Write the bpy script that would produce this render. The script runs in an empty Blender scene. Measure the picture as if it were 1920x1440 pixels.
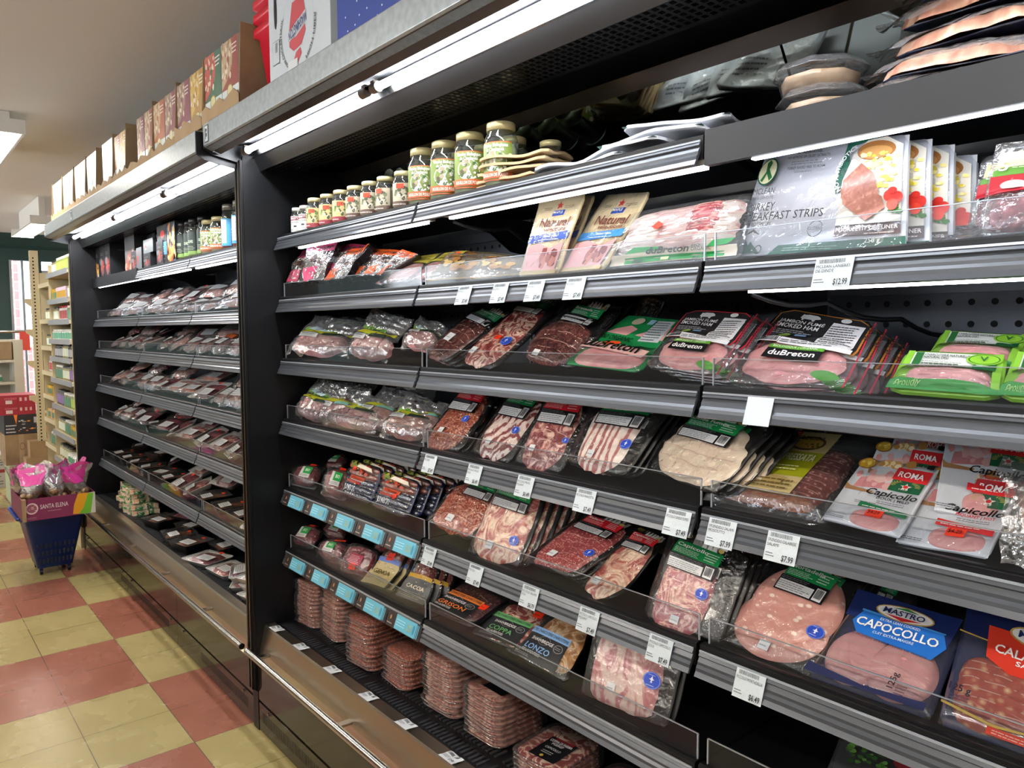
import bpy, math, random
import numpy as np
from mathutils import Vector, Matrix, noise

random.seed(7)
PI = math.pi
scene = bpy.context.scene
COL = scene.collection

# ------------------------------------------------------------------ camera
H = 1.505
FPX = 1420.9
RM = np.array([[0.64243148, -0.05272888, 0.76452695],
               [0.76633197, 0.04958619, -0.64052832],
               [-0.00413563, 0.997377, 0.07226356]])
cam_d = bpy.data.cameras.new('camera')
cam = bpy.data.objects.new('camera', cam_d)
COL.objects.link(cam)
cam_d.sensor_fit = 'HORIZONTAL'
cam_d.sensor_width = 36.0
cam_d.lens = 36.0 * FPX / 1920.0
cam_d.clip_start = 0.02
m4 = Matrix([[*RM[0], 0], [*RM[1], 0], [*RM[2], H], [0, 0, 0, 1]])
cam.matrix_world = m4
scene.camera = cam

# ------------------------------------------------------------------ world, view, light levels
world = bpy.data.worlds.new('world')
scene.world = world
world.use_nodes = True
bg = world.node_tree.nodes['Background']
bg.inputs[0].default_value = (0.86, 0.93, 1.0, 1)
bg.inputs[1].default_value = 4.2
vs = scene.view_settings
scene.display_settings.display_device = 'sRGB'
vs.view_transform = 'Standard'
vs.look = 'None'
vs.exposure = 0.9
vs.gamma = 1.0
vs.use_curve_mapping = False
TUBE = 60.0          # canopy fluorescent tubes
LED = 9.0           # shelf light strips
CEILT = 55.0         # ceiling fixtures
cy = scene.cycles
cy.transparent_max_bounces = 40
cy.max_bounces = 8
cy.diffuse_bounces = 3
cy.glossy_bounces = 4
cy.transmission_bounces = 4
cy.caustics_reflective = False
cy.caustics_refractive = False
cy.sample_clamp_indirect = 4.0
cy.use_denoising = True

# ------------------------------------------------------------------ view rays: measured points of the place
def ray(p):
    v = np.array([p[0] - 960.0, -(p[1] - 720.0), -FPX])
    v /= np.linalg.norm(v)
    return RM @ v
CP = np.array([0, 0, H])
def ony(p, y):
    r = ray(p); return CP + r * (y / r[1])
def onx(p, x):
    r = ray(p); return CP + r * (x / r[0])
def onplane(p, a, n):
    r = ray(p); return CP + r * (np.dot(a - CP, n) / np.dot(r, n))

# ------------------------------------------------------------------ materials
MATS = {}
def lin(c):
    if isinstance(c, str):
        c = [int(c[i:i + 2], 16) / 255 for i in (0, 2, 4)]
        c = [x / 12.92 if x <= .04045 else ((x + .055) / 1.055) ** 2.4 for x in c]
    return (c[0], c[1], c[2], 1)

def base(name):
    m = bpy.data.materials.new(name)
    m.use_nodes = True
    nt = m.node_tree
    b = nt.nodes['Principled BSDF']
    return m, nt, b

def N(nt, t, **kw):
    n = nt.nodes.new(t)
    for k, v in kw.items():
        if k in n.inputs: n.inputs[k].default_value = v
        else: setattr(n, k, v)
    return n

def coords(nt, scale=(1, 1, 1), rot=(0, 0, 0)):
    tc = N(nt, 'ShaderNodeTexCoord'); mp = N(nt, 'ShaderNodeMapping')
    mp.inputs['Scale'].default_value = scale; mp.inputs['Rotation'].default_value = rot
    nt.links.new(tc.outputs['Object'], mp.inputs['Vector'])
    return mp.outputs['Vector']

def ramp(nt, fac, stops):
    r = N(nt, 'ShaderNodeValToRGB')
    cr = r.color_ramp
    while len(cr.elements) < len(stops): cr.elements.new(.5)
    for e, (p, c) in zip(cr.elements, stops):
        e.position = p; e.color = lin(c)
    nt.links.new(fac, r.inputs[0])
    return r.outputs[0]

def bump(nt, b, fac, strength=.3, dist=.002):
    bp = N(nt, 'ShaderNodeBump'); bp.inputs['Strength'].default_value = strength; bp.inputs['Distance'].default_value = dist
    nt.links.new(fac, bp.inputs['Height']); nt.links.new(bp.outputs[0], b.inputs['Normal'])

def M(name, col, rough=.5, metal=0., spec=None, bmp=None, var=None, emis=0., coat=0.):
    """plain paint, plastic, metal or paper; var=(scale, colour2) mottles it, bmp=(scale, strength)"""
    if name in MATS: return MATS[name]
    m, nt, b = base(name)
    b.inputs['Base Color'].default_value = lin(col)
    b.inputs['Roughness'].default_value = rough
    b.inputs['Metallic'].default_value = metal
    if spec is not None: b.inputs['Specular IOR Level'].default_value = spec
    if coat: b.inputs['Coat Weight'].default_value = coat; b.inputs['Coat Roughness'].default_value = .06
    if emis:
        b.inputs['Emission Color'].default_value = lin(col); b.inputs['Emission Strength'].default_value = emis
    if var:
        v = coords(nt)
        n = N(nt, 'ShaderNodeTexNoise', Scale=var[0], Detail=6.0)
        nt.links.new(v, n.inputs['Vector'])
        c = ramp(nt, n.outputs[0], [(.35, col), (.65, var[1])])
        nt.links.new(c, b.inputs['Base Color'])
    if bmp:
        v = coords(nt)
        n = N(nt, 'ShaderNodeTexNoise', Scale=bmp[0], Detail=4.0)
        nt.links.new(v, n.inputs['Vector'])
        bump(nt, b, n.outputs[0], bmp[1], bmp[2] if len(bmp) > 2 else .002)
    MATS[name] = m
    return m

def brushed(name, col, rough, axis=0, stretch=60):
    if name in MATS: return MATS[name]
    m, nt, b = base(name)
    b.inputs['Metallic'].default_value = 1.0
    sc = [stretch] * 3; sc[axis] = 1.2
    v = coords(nt, tuple(sc))
    n = N(nt, 'ShaderNodeTexNoise', Scale=3.0, Detail=5.0)
    nt.links.new(v, n.inputs['Vector'])
    r = N(nt, 'ShaderNodeMapRange'); r.inputs[3].default_value = rough * .9; r.inputs[4].default_value = rough * 1.15
    nt.links.new(n.outputs[0], r.inputs[0]); nt.links.new(r.outputs[0], b.inputs['Roughness'])
    b.inputs['Base Color'].default_value = lin(col)
    bump(nt, b, n.outputs[0], .02, .0005)
    MATS[name] = m
    return m

def film(name, tint='ffffff', glos=.07, haze=.04, wr=34., strength=1., boost=.05, dist=.005, f0=.03):
    """clear packaging film: see-through, glossy at grazing angles, crinkled"""
    if name in MATS: return MATS[name]
    m, nt, b = base(name)
    nt.nodes.remove(b)
    out = nt.nodes['Material Output']
    tr = N(nt, 'ShaderNodeBsdfTransparent'); tr.inputs[0].default_value = lin(tint)
    gl = N(nt, 'ShaderNodeBsdfGlossy'); gl.inputs['Roughness'].default_value = glos; gl.inputs[0].default_value = (1, 1, 1, 1)
    df = N(nt, 'ShaderNodeBsdfDiffuse'); df.inputs[0].default_value = (.8, .8, .82, 1)
    lw = N(nt, 'ShaderNodeLayerWeight'); lw.inputs[0].default_value = .5
    pw = N(nt, 'ShaderNodeMath', operation='POWER'); pw.inputs[1].default_value = 4.0
    pm = N(nt, 'ShaderNodeMath', operation='MULTIPLY_ADD'); pm.inputs[1].default_value = .8; pm.inputs[2].default_value = f0
    nt.links.new(lw.outputs['Facing'], pw.inputs[0]); nt.links.new(pw.outputs[0], pm.inputs[0])
    v = coords(nt)
    n = N(nt, 'ShaderNodeTexNoise', Scale=wr, Detail=3.0, Distortion=1.2)
    nt.links.new(v, n.inputs['Vector'])
    n2 = N(nt, 'ShaderNodeTexVoronoi', Scale=wr * .8); n2.feature = 'DISTANCE_TO_EDGE'
    nt.links.new(v, n2.inputs['Vector'])
    ad = N(nt, 'ShaderNodeMath', operation='MULTIPLY_ADD'); ad.inputs[1].default_value = .5
    nt.links.new(n2.outputs[0], ad.inputs[0]); nt.links.new(n.outputs[0], ad.inputs[2])
    bp = N(nt, 'ShaderNodeBump'); bp.inputs['Strength'].default_value = strength; bp.inputs['Distance'].default_value = dist
    nt.links.new(ad.outputs[0], bp.inputs['Height'])
    for q in (gl, lw, df): nt.links.new(bp.outputs[0], q.inputs['Normal'])
    ma = N(nt, 'ShaderNodeMath', operation='ADD'); ma.inputs[1].default_value = boost
    nt.links.new(pm.outputs[0], ma.inputs[0])
    m1 = N(nt, 'ShaderNodeMixShader'); m1.inputs[0].default_value = haze
    nt.links.new(tr.outputs[0], m1.inputs[1]); nt.links.new(df.outputs[0], m1.inputs[2])
    m2 = N(nt, 'ShaderNodeMixShader')
    nt.links.new(ma.outputs[0], m2.inputs[0]); nt.links.new(m1.outputs[0], m2.inputs[1]); nt.links.new(gl.outputs[0], m2.inputs[2])
    nt.links.new(m2.outputs[0], out.inputs[0])
    MATS[name] = m
    return m

def meat(name, stops, scale=60., kind='noise', stretch=(1, 1, 1), rot=0., dist=1.5, rough=.38):
    """sliced or whole meat: red and fat mottled, striped or flecked"""
    if name in MATS: return MATS[name]
    m, nt, b = base(name)
    v = coords(nt, stretch, (0, 0, rot))
    if kind == 'noise':
        n = N(nt, 'ShaderNodeTexNoise', Scale=scale, Detail=4.0, Distortion=dist); o = n.outputs[0]
    elif kind == 'voro':
        n = N(nt, 'ShaderNodeTexVoronoi', Scale=scale); o = n.outputs[0]
    elif kind == 'wave':
        n = N(nt, 'ShaderNodeTexWave', Scale=scale, Distortion=dist, Detail=3.0); n.inputs['Detail Scale'].default_value = 1.6; o = n.outputs['Fac']
    elif kind == 'vein':
        n = N(nt, 'ShaderNodeTexNoise', Scale=scale, Detail=3.0, Distortion=dist)
        mm = N(nt, 'ShaderNodeMath', operation='SUBTRACT'); mm.inputs[1].default_value = .5
        ab = N(nt, 'ShaderNodeMath', operation='ABSOLUTE')
        ml = N(nt, 'ShaderNodeMath', operation='MULTIPLY'); ml.inputs[1].default_value = 6.0
        nt.links.new(n.outputs[0], mm.inputs[0]); nt.links.new(mm.outputs[0], ab.inputs[0]); nt.links.new(ab.outputs[0], ml.inputs[0]); o = ml.outputs[0]
    nt.links.new(v, n.inputs['Vector'])
    c = ramp(nt, o, stops)
    nt.links.new(c, b.inputs['Base Color'])
    b.inputs['Roughness'].default_value = rough
    b.inputs['Coat Weight'].default_value = .3; b.inputs['Coat Roughness'].default_value = .12
    n3 = N(nt, 'ShaderNodeTexNoise', Scale=45.0, Detail=3.0); nt.links.new(v, n3.inputs['Vector'])
    bump(nt, b, n3.outputs[0], .5, .003)
    MATS[name] = m
    return m

black = M('black_paint', '08090d', .42, spec=.35)
blackg = M('black_gloss', '0b0c10', .18)
blackp = M('black_plastic', '101115', .4, spec=.4)
vacblack = M('black_vacuum_film', '0b0c0f', .3, bmp=(30, .45, .004), coat=.25)
dark = M('dark_panel', '141518', .5)
steel = brushed('brushed_steel', 'c2b6a4', .3, 0)
galv = M('galvanised_steel', 'b2bec4', .34, .8, var=(60, 'a2adb2'))
bronze = M('brown_steel', '3a332e', .3, .8)
panelg = M('glossy_dark_panel', '2b241c', .12, .35)
chrome = brushed('bar_steel', 'b4b2ae', .2, 0)
aluwh = M('reflector_metal', '747476', .24, 1.)
railm = M('price_rail', '4c5056', .3, .35)
railcap = M('price_rail_clear_edge', 'a9b1bb', .12, .2)
backw = M('back_panel', '4c5056', .36, .5, var=(6, '3c4046'))
mirror = M('mirror', 'b6beb8', .04, 1.0)
white = M('white_paper', 'e8e8e6', .5)
tagw = M('price_tag_paper', 'c3ccd0', .4, var=(300, 'bcc6ca'))
ink = M('black_ink', '16161a', .5)
greyink = M('grey_ink', '50545a', .5)
redst = M('red_orange_sticker', 'ff3a17', .5)
acryl = film('clear_acrylic', 'f6f8fa', .06, .008, 3., .02, -.012, .002, f0=.02)
filmc = film('clear_film', boost=.07)
filmh = film('cloudy_film', 'f4f4f4', .1, .07, 28., 1., .08)
filmt = film('tray_plastic', 'f4f6f8', .08, .05, 18., .6, .09)
filmk = film('loose_bag_film', 'f0f2f2', .11, .15, 20., 1., .20, .010)
glassm = film('jar_glass', 'e6eee6', .03, .03, 4., .05, .04)
tube_m = M('tube_light', 'f4f8ff', .5, emis=TUBE)
led_m = M('led_strip_light', 'f2f6ff', .5, emis=LED)
ceil_m = M('ceiling_tube_light', 'fff6ea', .5, emis=CEILT)
cardb = M('cardboard', 'a08663', .8, bmp=(60, .15), var=(7, '957b5a'))
cardd = M('cardboard_dark', '98805f', .8, bmp=(60, .15), var=(7, '7d664e'))

salami = meat('salami', [(.0, 'f0d0c4'), (.22, 'd89c94'), (.36, 'a84a4c'), (1., '90383e')], 170, 'voro')
salami2 = meat('coarse_salami', [(.0, 'ecd3c2'), (.2, 'c98a7c'), (.36, '8f3a32'), (1., '6c2420')], 120, 'voro')
chorizo = meat('dark_sausage_slices', [(.3, '7a2c22'), (.5, '9c4432'), (.62, 'c98a6c'), (.75, 'e8c8ae')], 70, 'noise', dist=2.5)
coppa = meat('marbled_coppa', [(.0, 'f0d8c4'), (.18, 'e0b09c'), (.4, 'a84a46'), (1., '8a3030')], 26, 'vein', dist=1.2)
coppal = meat('pale_coppa', [(.0, 'f4e0c8'), (.22, 'e4b8a0'), (.6, 'b86058'), (1., 'a44c48')], 15, 'vein', dist=1.8)
bacon = meat('streaky_bacon', [(.25, 'b8706a'), (.42, 'c88c84'), (.52, 'efd9ce'), (.9, 'f4e6dc')], 16, 'wave', (1, .3, 1), .35, 9.)
pancet = meat('pancetta', [(.25, '8e4244'), (.42, 'b06a66'), (.54, 'e8ccc0'), (.9, 'f0ded4')], 18, 'wave', (1, .5, 1), 1.2, 12.)
ham = meat('cooked_ham', [(.3, 'd88f94'), (.55, 'e6a8a8'), (.75, 'efc0ba')], 18, 'noise')
hamd = meat('raw_cured_ham', [(.3, '6c2830'), (.47, '8c3c40'), (.56, 'c88c80'), (.66, 'e8c4b4')], 30, 'noise', dist=2.)
turkey = meat('turkey_breast', [(.3, 'dcc6ae'), (.6, 'e8d8c2'), (.8, 'f0e4d2')], 16, 'noise')
mort = meat('mortadella', [(.0, 'f4e4da'), (.17, 'f0d4c8'), (.21, 'd89c92'), (1., 'd4948a')], 34, 'voro', (1, 1.6, 1))
bresa = meat('dark_dried_beef', [(.0, '9c6a5c'), (.12, '6c3430'), (.4, '4c2022'), (1., '3c1a1c')], 40, 'vein')
lonzo = meat('amber_pork_loin', [(.0, 'f0dcc0'), (.2, 'd8a878'), (.5, 'b8804c'), (1., 'a06c40')], 18, 'vein')
redmeat = meat('red_beef', [(.3, '5a1c28'), (.52, '742c38'), (.68, '9c4c56'), (.82, 'd0a09c')], 30, 'noise', dist=2)
paleraw = meat('raw_pork', [(.3, 'c88078'), (.55, 'd89c90'), (.75, 'ecc8ba')], 22, 'noise', dist=2)
brownm = meat('cooked_brown_meat', [(.3, '5e3018'), (.55, '8a4c26'), (.8, 'bc8450')], 40, 'noise')
whitem = meat('pale_sprouts', [(.3, 'b8bc98'), (.55, 'd8dabc'), (.8, 'eef0e2')], 60, 'wave', dist=8)
burger = meat('breakfast_patty', [(.3, '8e5648'), (.55, 'a86e5e'), (.8, 'cc9a88')], 60, 'noise')
hotdog = meat('hot_dog_skin', [(.3, '6a2c1c'), (.55, '8c3c26'), (.8, 'b0603c')], 50, 'noise')

fatrim = M('pale_slice_rim', 'dcb4a8', .35)
# ------------------------------------------------------------------ mesh builder
class B:
    def __init__(s): s.v = []; s.f = []; s.m = []; s.sm = []; s.mats = []
    def mi(s, mat):
        if mat not in s.mats: s.mats.append(mat)
        return s.mats.index(mat)
    def add(s, vs, fs, mat, smooth=False):
        o = len(s.v); i = s.mi(mat)
        s.v += [tuple(p) for p in vs]
        for f in fs: s.f.append([o + k for k in f]); s.m.append(i); s.sm.append(smooth)
        return s
    def box(s, x0, x1, y0, y1, z0, z1, mat):
        vs = [(x, y, z) for z in (z0, z1) for y in (y0, y1) for x in (x0, x1)]
        return s.add(vs, [(0, 2, 3, 1), (4, 5, 7, 6), (0, 1, 5, 4), (2, 6, 7, 3), (0, 4, 6, 2), (1, 3, 7, 5)], mat)
    def prism(s, prof, x0, x1, mat, smooth=False, caps=True):
        """profile of (y, z) points, closed, extruded along x"""
        n = len(prof)
        vs = [(x0, y, z) for y, z in prof] + [(x1, y, z) for y, z in prof]
        fs = [(i, (i + 1) % n, n + (i + 1) % n, n + i) for i in range(n)]
        if caps: fs += [tuple(range(n - 1, -1, -1)), tuple(range(n, 2 * n))]
        return s.add(vs, fs, mat, smooth)
    def cyl(s, p0, p1, r, mat, n=12, r1=None, caps=True):
        p0 = Vector(p0); p1 = Vector(p1); d = (p1 - p0).normalized()
        a = d.orthogonal().normalized(); b = d.cross(a); r1 = r if r1 is None else r1
        vs = [p0 + (a * math.cos(t) + b * math.sin(t)) * r for t in [2 * PI * i / n for i in range(n)]]
        vs += [p1 + (a * math.cos(t) + b * math.sin(t)) * r1 for t in [2 * PI * i / n for i in range(n)]]
        s.add(vs, [(i, (i + 1) % n, n + (i + 1) % n, n + i) for i in range(n)], mat, True)
        if caps: s.add(vs, [tuple(range(n - 1, -1, -1)), tuple(range(n, 2 * n))], mat)
        return s
    def lathe(s, prof, mat, c=(0, 0, 0), n=20, sq=0.):
        """profile of (r, z); sq > 0 squares the section off"""
        vs = []
        for r, z in prof:
            for i in range(n):
                t = 2 * PI * i / n
                k = 1. if not sq else (1 - sq) + sq / max(abs(math.cos(t)), abs(math.sin(t)))
                vs.append((c[0] + r * k * math.cos(t), c[1] + r * k * math.sin(t), c[2] + z))
        fs = [(j * n + i, j * n + (i + 1) % n, (j + 1) * n + (i + 1) % n, (j + 1) * n + i) for j in range(len(prof) - 1) for i in range(n)]
        return s.add(vs, fs, mat, True)
    def grid(s, fn, nu, nv, mat, smooth=True, flip=False):
        vs = [fn(i / nu, j / nv) for j in range(nv + 1) for i in range(nu + 1)]
        w = nu + 1
        fs = [(j * w + i, j * w + i + 1, (j + 1) * w + i + 1, (j + 1) * w + i) for j in range(nv) for i in range(nu)]
        if flip: fs = [f[::-1] for f in fs]
        return s.add(vs, fs, mat, smooth)
    def pipe(s, pts, r, mat, n=8):
        for a, b in zip(pts[:-1], pts[1:]): s.cyl(a, b, r, mat, n, caps=False)
        return s
    def build(s, name, parent=None, bevel=0):
        me = bpy.data.meshes.new(name)
        me.from_pydata(s.v, [], s.f)
        for m in s.mats: me.materials.append(m)
        me.polygons.foreach_set('material_index', s.m)
        me.polygons.foreach_set('use_smooth', s.sm)
        me.update()
        o = bpy.data.objects.new(name, me)
        COL.objects.link(o)
        if parent: o.parent = parent
        if bevel:
            md = o.modifiers.new('bevel', 'BEVEL'); md.width = bevel; md.segments = 2; md.limit_method = 'ANGLE'
        return o

def tag(o, label, cat, group=None, kind=None):
    if label: o['label'] = label
    if cat: o['category'] = cat
    if group: o['group'] = group
    if kind: o['kind'] = kind
    return o
def struct(o): o['kind'] = 'structure'; return o
def thing(name, label, cat, mat=None, loc=(0, 0, 0), rz=0., group=None):
    o = bpy.data.objects.new(name, None); COL.objects.link(o); o.empty_display_size = .02
    if mat is not None: o.matrix_world = mat
    else: o.location = loc; o.rotation_euler = (0, 0, rz)
    return tag(o, label, cat, group)
KIDS = {}
def kids(o): return [c for c in bpy.data.objects if c.parent == o]
def dup(root, label, group=None, loc=None, mat=None, rz=None, ks=None):
    r = root.copy(); COL.objects.link(r)
    if mat is not None: r.matrix_world = mat
    if loc is not None: r.location = loc
    if rz is not None: r.rotation_euler = (r.rotation_euler[0], r.rotation_euler[1], rz)
    if label: r['label'] = label
    if group: r['group'] = group
    if root.name not in KIDS: KIDS[root.name] = [(c, kids(c)) for c in kids(root)]
    for ch, gs in KIDS[root.name]:
        c = ch.copy(); COL.objects.link(c); c.parent = r
        for g in gs:
            d = g.copy(); COL.objects.link(d); d.parent = c
    return r

# ------------------------------------------------------------------ lettering and label artwork
TXT = {}
def text_mesh(s, bold=0.):
    if (s, bold) in TXT: return TXT[(s, bold)]
    cu = bpy.data.curves.new('txt', 'FONT'); cu.body = s; cu.resolution_u = 2; cu.offset = min(bold, .018)
    o = bpy.data.objects.new('txt', cu); COL.objects.link(o)
    dg = bpy.context.evaluated_depsgraph_get()
    me = o.evaluated_get(dg).to_mesh()
    vs = np.array([v.co[:2] for v in me.vertices]) if len(me.vertices) else np.zeros((1, 2))
    fs = [tuple(p.vertices) for p in me.polygons]
    o.to_mesh_clear()
    bpy.data.objects.remove(o); bpy.data.curves.remove(cu)
    x0, x1 = vs[:, 0].min(), vs[:, 0].max(); y1 = vs[:, 1].max()
    vs = (vs - [x0, 0]) / [max(x1 - x0, 1e-4), max(y1, 1e-4)]
    TXT[(s, bold)] = (vs, fs)
    return TXT[(s, bold)]

def cm(c):
    return c if not isinstance(c, str) else M('print_' + c, c, .42)

def art(name, els, fn, parent, cell=.06):
    """els draw in u, v (0..1); fn(u, v, lift) gives the point on the thing's surface"""
    b = B(); k = 0
    for e in els:
        k += 1; t = e[0]
        L = .0004 * k + (.0016 if t in 'tvaf' else 0)
        if t == 'r':
            _, u0, v0, u1, v1, c = e
            nu = max(1, int(abs(u1 - u0) / cell)); nv = max(1, int(abs(v1 - v0) / cell))
            b.grid(lambda a, d: fn(u0 + (u1 - u0) * a, v0 + (v1 - v0) * d, L), nu, nv, cm(c), True)
        elif t == 'q':   # quad with four free corners bl br tr tl
            _, q, c = e
            b.grid(lambda a, d: fn(*[(q[0][i] * (1 - a) + q[1][i] * a) * (1 - d) + (q[3][i] * (1 - a) + q[2][i] * a) * d for i in (0, 1)], L), 3, 3, cm(c), True)
        elif t == 'e':
            _, u, v, ru, rv, c = e
            vs = [fn(u, v, L)] + [fn(u + ru * math.cos(a), v + rv * math.sin(a), L) for a in [2 * PI * i / 20 for i in range(20)]]
            b.add(vs, [(0, i + 1, (i + 1) % 20 + 1) for i in range(20)], cm(c), True)
        elif t == 'o':   # ring
            _, u, v, ru, rv, w, c = e
            vs = [fn(u + ru * q * math.cos(a), v + rv * q * math.sin(a), L) for q in (1, 1 - w) for a in [2 * PI * i / 24 for i in range(24)]]
            b.add(vs, [(i, (i + 1) % 24, 24 + (i + 1) % 24, 24 + i) for i in range(24)], cm(c), True)
        elif t == 'p':
            _, pts, c = e
            n = len(pts); g = (sum(p[0] for p in pts) / n, sum(p[1] for p in pts) / n)
            big_ = max(p[0] for p in pts) - min(p[0] for p in pts) > .2 and n < 9
            cr = [(pts[i][0] - g[0]) * (pts[(i + 1) % n][1] - g[1]) - (pts[i][1] - g[1]) * (pts[(i + 1) % n][0] - g[0]) for i in range(n)]
            if big_ and (min(cr) >= 0 or max(cr) <= 0):      # follow the curved surface with small triangles
                S_ = 5
                for i in range(n):
                    p, q = pts[i], pts[(i + 1) % n]; idx = {}; vs = []; fs = []
                    for a in range(S_ + 1):
                        for d in range(S_ + 1 - a):
                            idx[(a, d)] = len(vs); w0 = 1 - (a + d) / S_
                            vs.append(fn(g[0] * w0 + (p[0] * a + q[0] * d) / S_, g[1] * w0 + (p[1] * a + q[1] * d) / S_, L))
                    for a in range(S_):
                        for d in range(S_ - a):
                            fs.append((idx[(a, d)], idx[(a + 1, d)], idx[(a, d + 1)]))
                            if a + d < S_ - 1: fs.append((idx[(a + 1, d)], idx[(a + 1, d + 1)], idx[(a, d + 1)]))
                    b.add(vs, fs, cm(c), True)
            else: b.add([fn(u, v, L) for u, v in pts], [tuple(range(n))], cm(c))
        elif t == 't':   # text u0 v0 u1 height colour [bold, shear, rise]
            _, s, u0, v0, u1, h, c = e[:7]
            bold = e[7] if len(e) > 7 else .015; sh = e[8] if len(e) > 8 else 0.; rise = e[9] if len(e) > 9 else 0.
            vs, fs = text_mesh(s, bold)
            b.add([fn(u0 + (u1 - u0) * x + sh * y * h, v0 + h * y + rise * x, L) for x, y in vs], fs, cm(c))
        elif t == 'v':   # text running up the thing
            _, s, u0, v0, v1, h, c = e[:7]
            vs, fs = text_mesh(s, .015)
            b.add([fn(u0 - h * y, v0 + (v1 - v0) * x, L) for x, y in vs], fs, cm(c))
        elif t == 'a':   # text bent on an arc: u v radius a0 a1 height
            _, s, u, v, ru, rv, a0, a1, h, c = e
            vs, fs = text_mesh(s, .015)
            b.add([fn(u + (ru + h * y * ru / rv) * math.cos(a0 + (a1 - a0) * x), v + (rv + h * y) * math.sin(a0 + (a1 - a0) * x), L) for x, y in vs], fs, cm(c))
        elif t == 'f':   # rows of print too small to read
            _, u0, v0, u1, v1, n, c = e
            h = (v1 - v0) / n
            rr = random.Random(int(u0 * 999 + v0 * 7777))
            for i in range(n):
                u = u0
                end = u1 - (u1 - u0) * .25 * rr.random()
                while u < end:
                    w = (u1 - u0) * (.05 + .12 * rr.random()); w = min(w, u1 - u)
                    b.grid(lambda a, d: fn(u + w * .82 * a, v0 + h * i + h * .36 * d, L), 1, 1, cm(c)); u += w
        elif t == 'b':   # bars
            _, u0, v0, u1, v1, n, c = e
            rr = random.Random(n)
            for i in range(n):
                w = (u1 - u0) / n
                b.grid(lambda a, d: fn(u0 + w * i + w * (.35 + .4 * rr.random()) * a, v0 + (v1 - v0) * d, L), 1, 1, cm(c))
        elif t == 's':   # spatter of small food-like blobs
            _, u0, v0, u1, v1, n, r, cs = e
            rr = random.Random(n * 13 + int(u0 * 100))
            for i in range(n):
                cu_, cv_ = u0 + (u1 - u0) * rr.random(), v0 + (v1 - v0) * rr.random(); a0 = rr.random() * 6; q = r * (.5 + rr.random())
                b.add([fn(cu_ + q * (.6 + .4 * rr.random()) * math.cos(a0 + a), cv_ + q * (.6 + .4 * rr.random()) * math.sin(a0 + a), L + .00003 * (i % 8)) for a in (0, 1, 2, 3, 4, 5)],
                      [(0, 1, 2, 3, 4, 5)], cm(cs[i % len(cs)]))
    return b.build(name, parent)

# ------------------------------------------------------------------ packs lying or leaning on a shelf
def fit(quad, y0, tilt, yaw=None, span=14):
    """quad = bl br tr tl as measured in the photograph; the pack's plane rises at tilt degrees. Returns corners in space, frame."""
    q = [np.array(p, float) for p in quad]
    a = ony((q[0] + q[1]) / 2, y0)
    best = None
    ts = np.arange(tilt - span, tilt + span + .1, 2) if span else [tilt]
    ys = np.arange(-36, 37, 3) if yaw is None else [yaw]
    for t in ts:
        for ps in ys:
            T, P = math.radians(t), math.radians(ps)
            ax = np.array([math.cos(P), math.sin(P), 0]); bx = np.array([-math.sin(P) * math.cos(T), math.cos(P) * math.cos(T), math.sin(T)])
            n = np.cross(ax, bx)
            c = [onplane(p, a, n) for p in q]
            e = [c[1] - c[0], c[2] - c[1], c[2] - c[3], c[3] - c[0]]
            l = [np.linalg.norm(x) for x in e]
            cost = abs(np.dot(e[0], e[3]) / l[0] / l[3]) + abs(np.dot(e[2], e[1]) / l[2] / l[1])
            cost += abs(math.log(l[0] / l[2])) + abs(math.log(l[1] / l[3])) + .012 * abs(t - tilt) + .006 * abs(ps)
            if max(l) > .5: cost += 2 * (max(l) - .5) * 5
            if best is None or cost < best[0]: best = (cost, c, n, t, ps)
    _, c, n, t, ps = best
    X = (c[1] - c[0]) + (c[2] - c[3]); X /= np.linalg.norm(X)
    Y = np.cross(n, X)
    o = (c[0] + c[1]) / 2
    mw = Matrix([[X[0], Y[0], n[0], o[0]], [X[1], Y[1], n[1], o[1]], [X[2], Y[2], n[2], o[2]], [0, 0, 0, 1]])
    loc = [((p - o) @ X, (p - o) @ Y) for p in c]
    return mw, loc, (t, ps)

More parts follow.
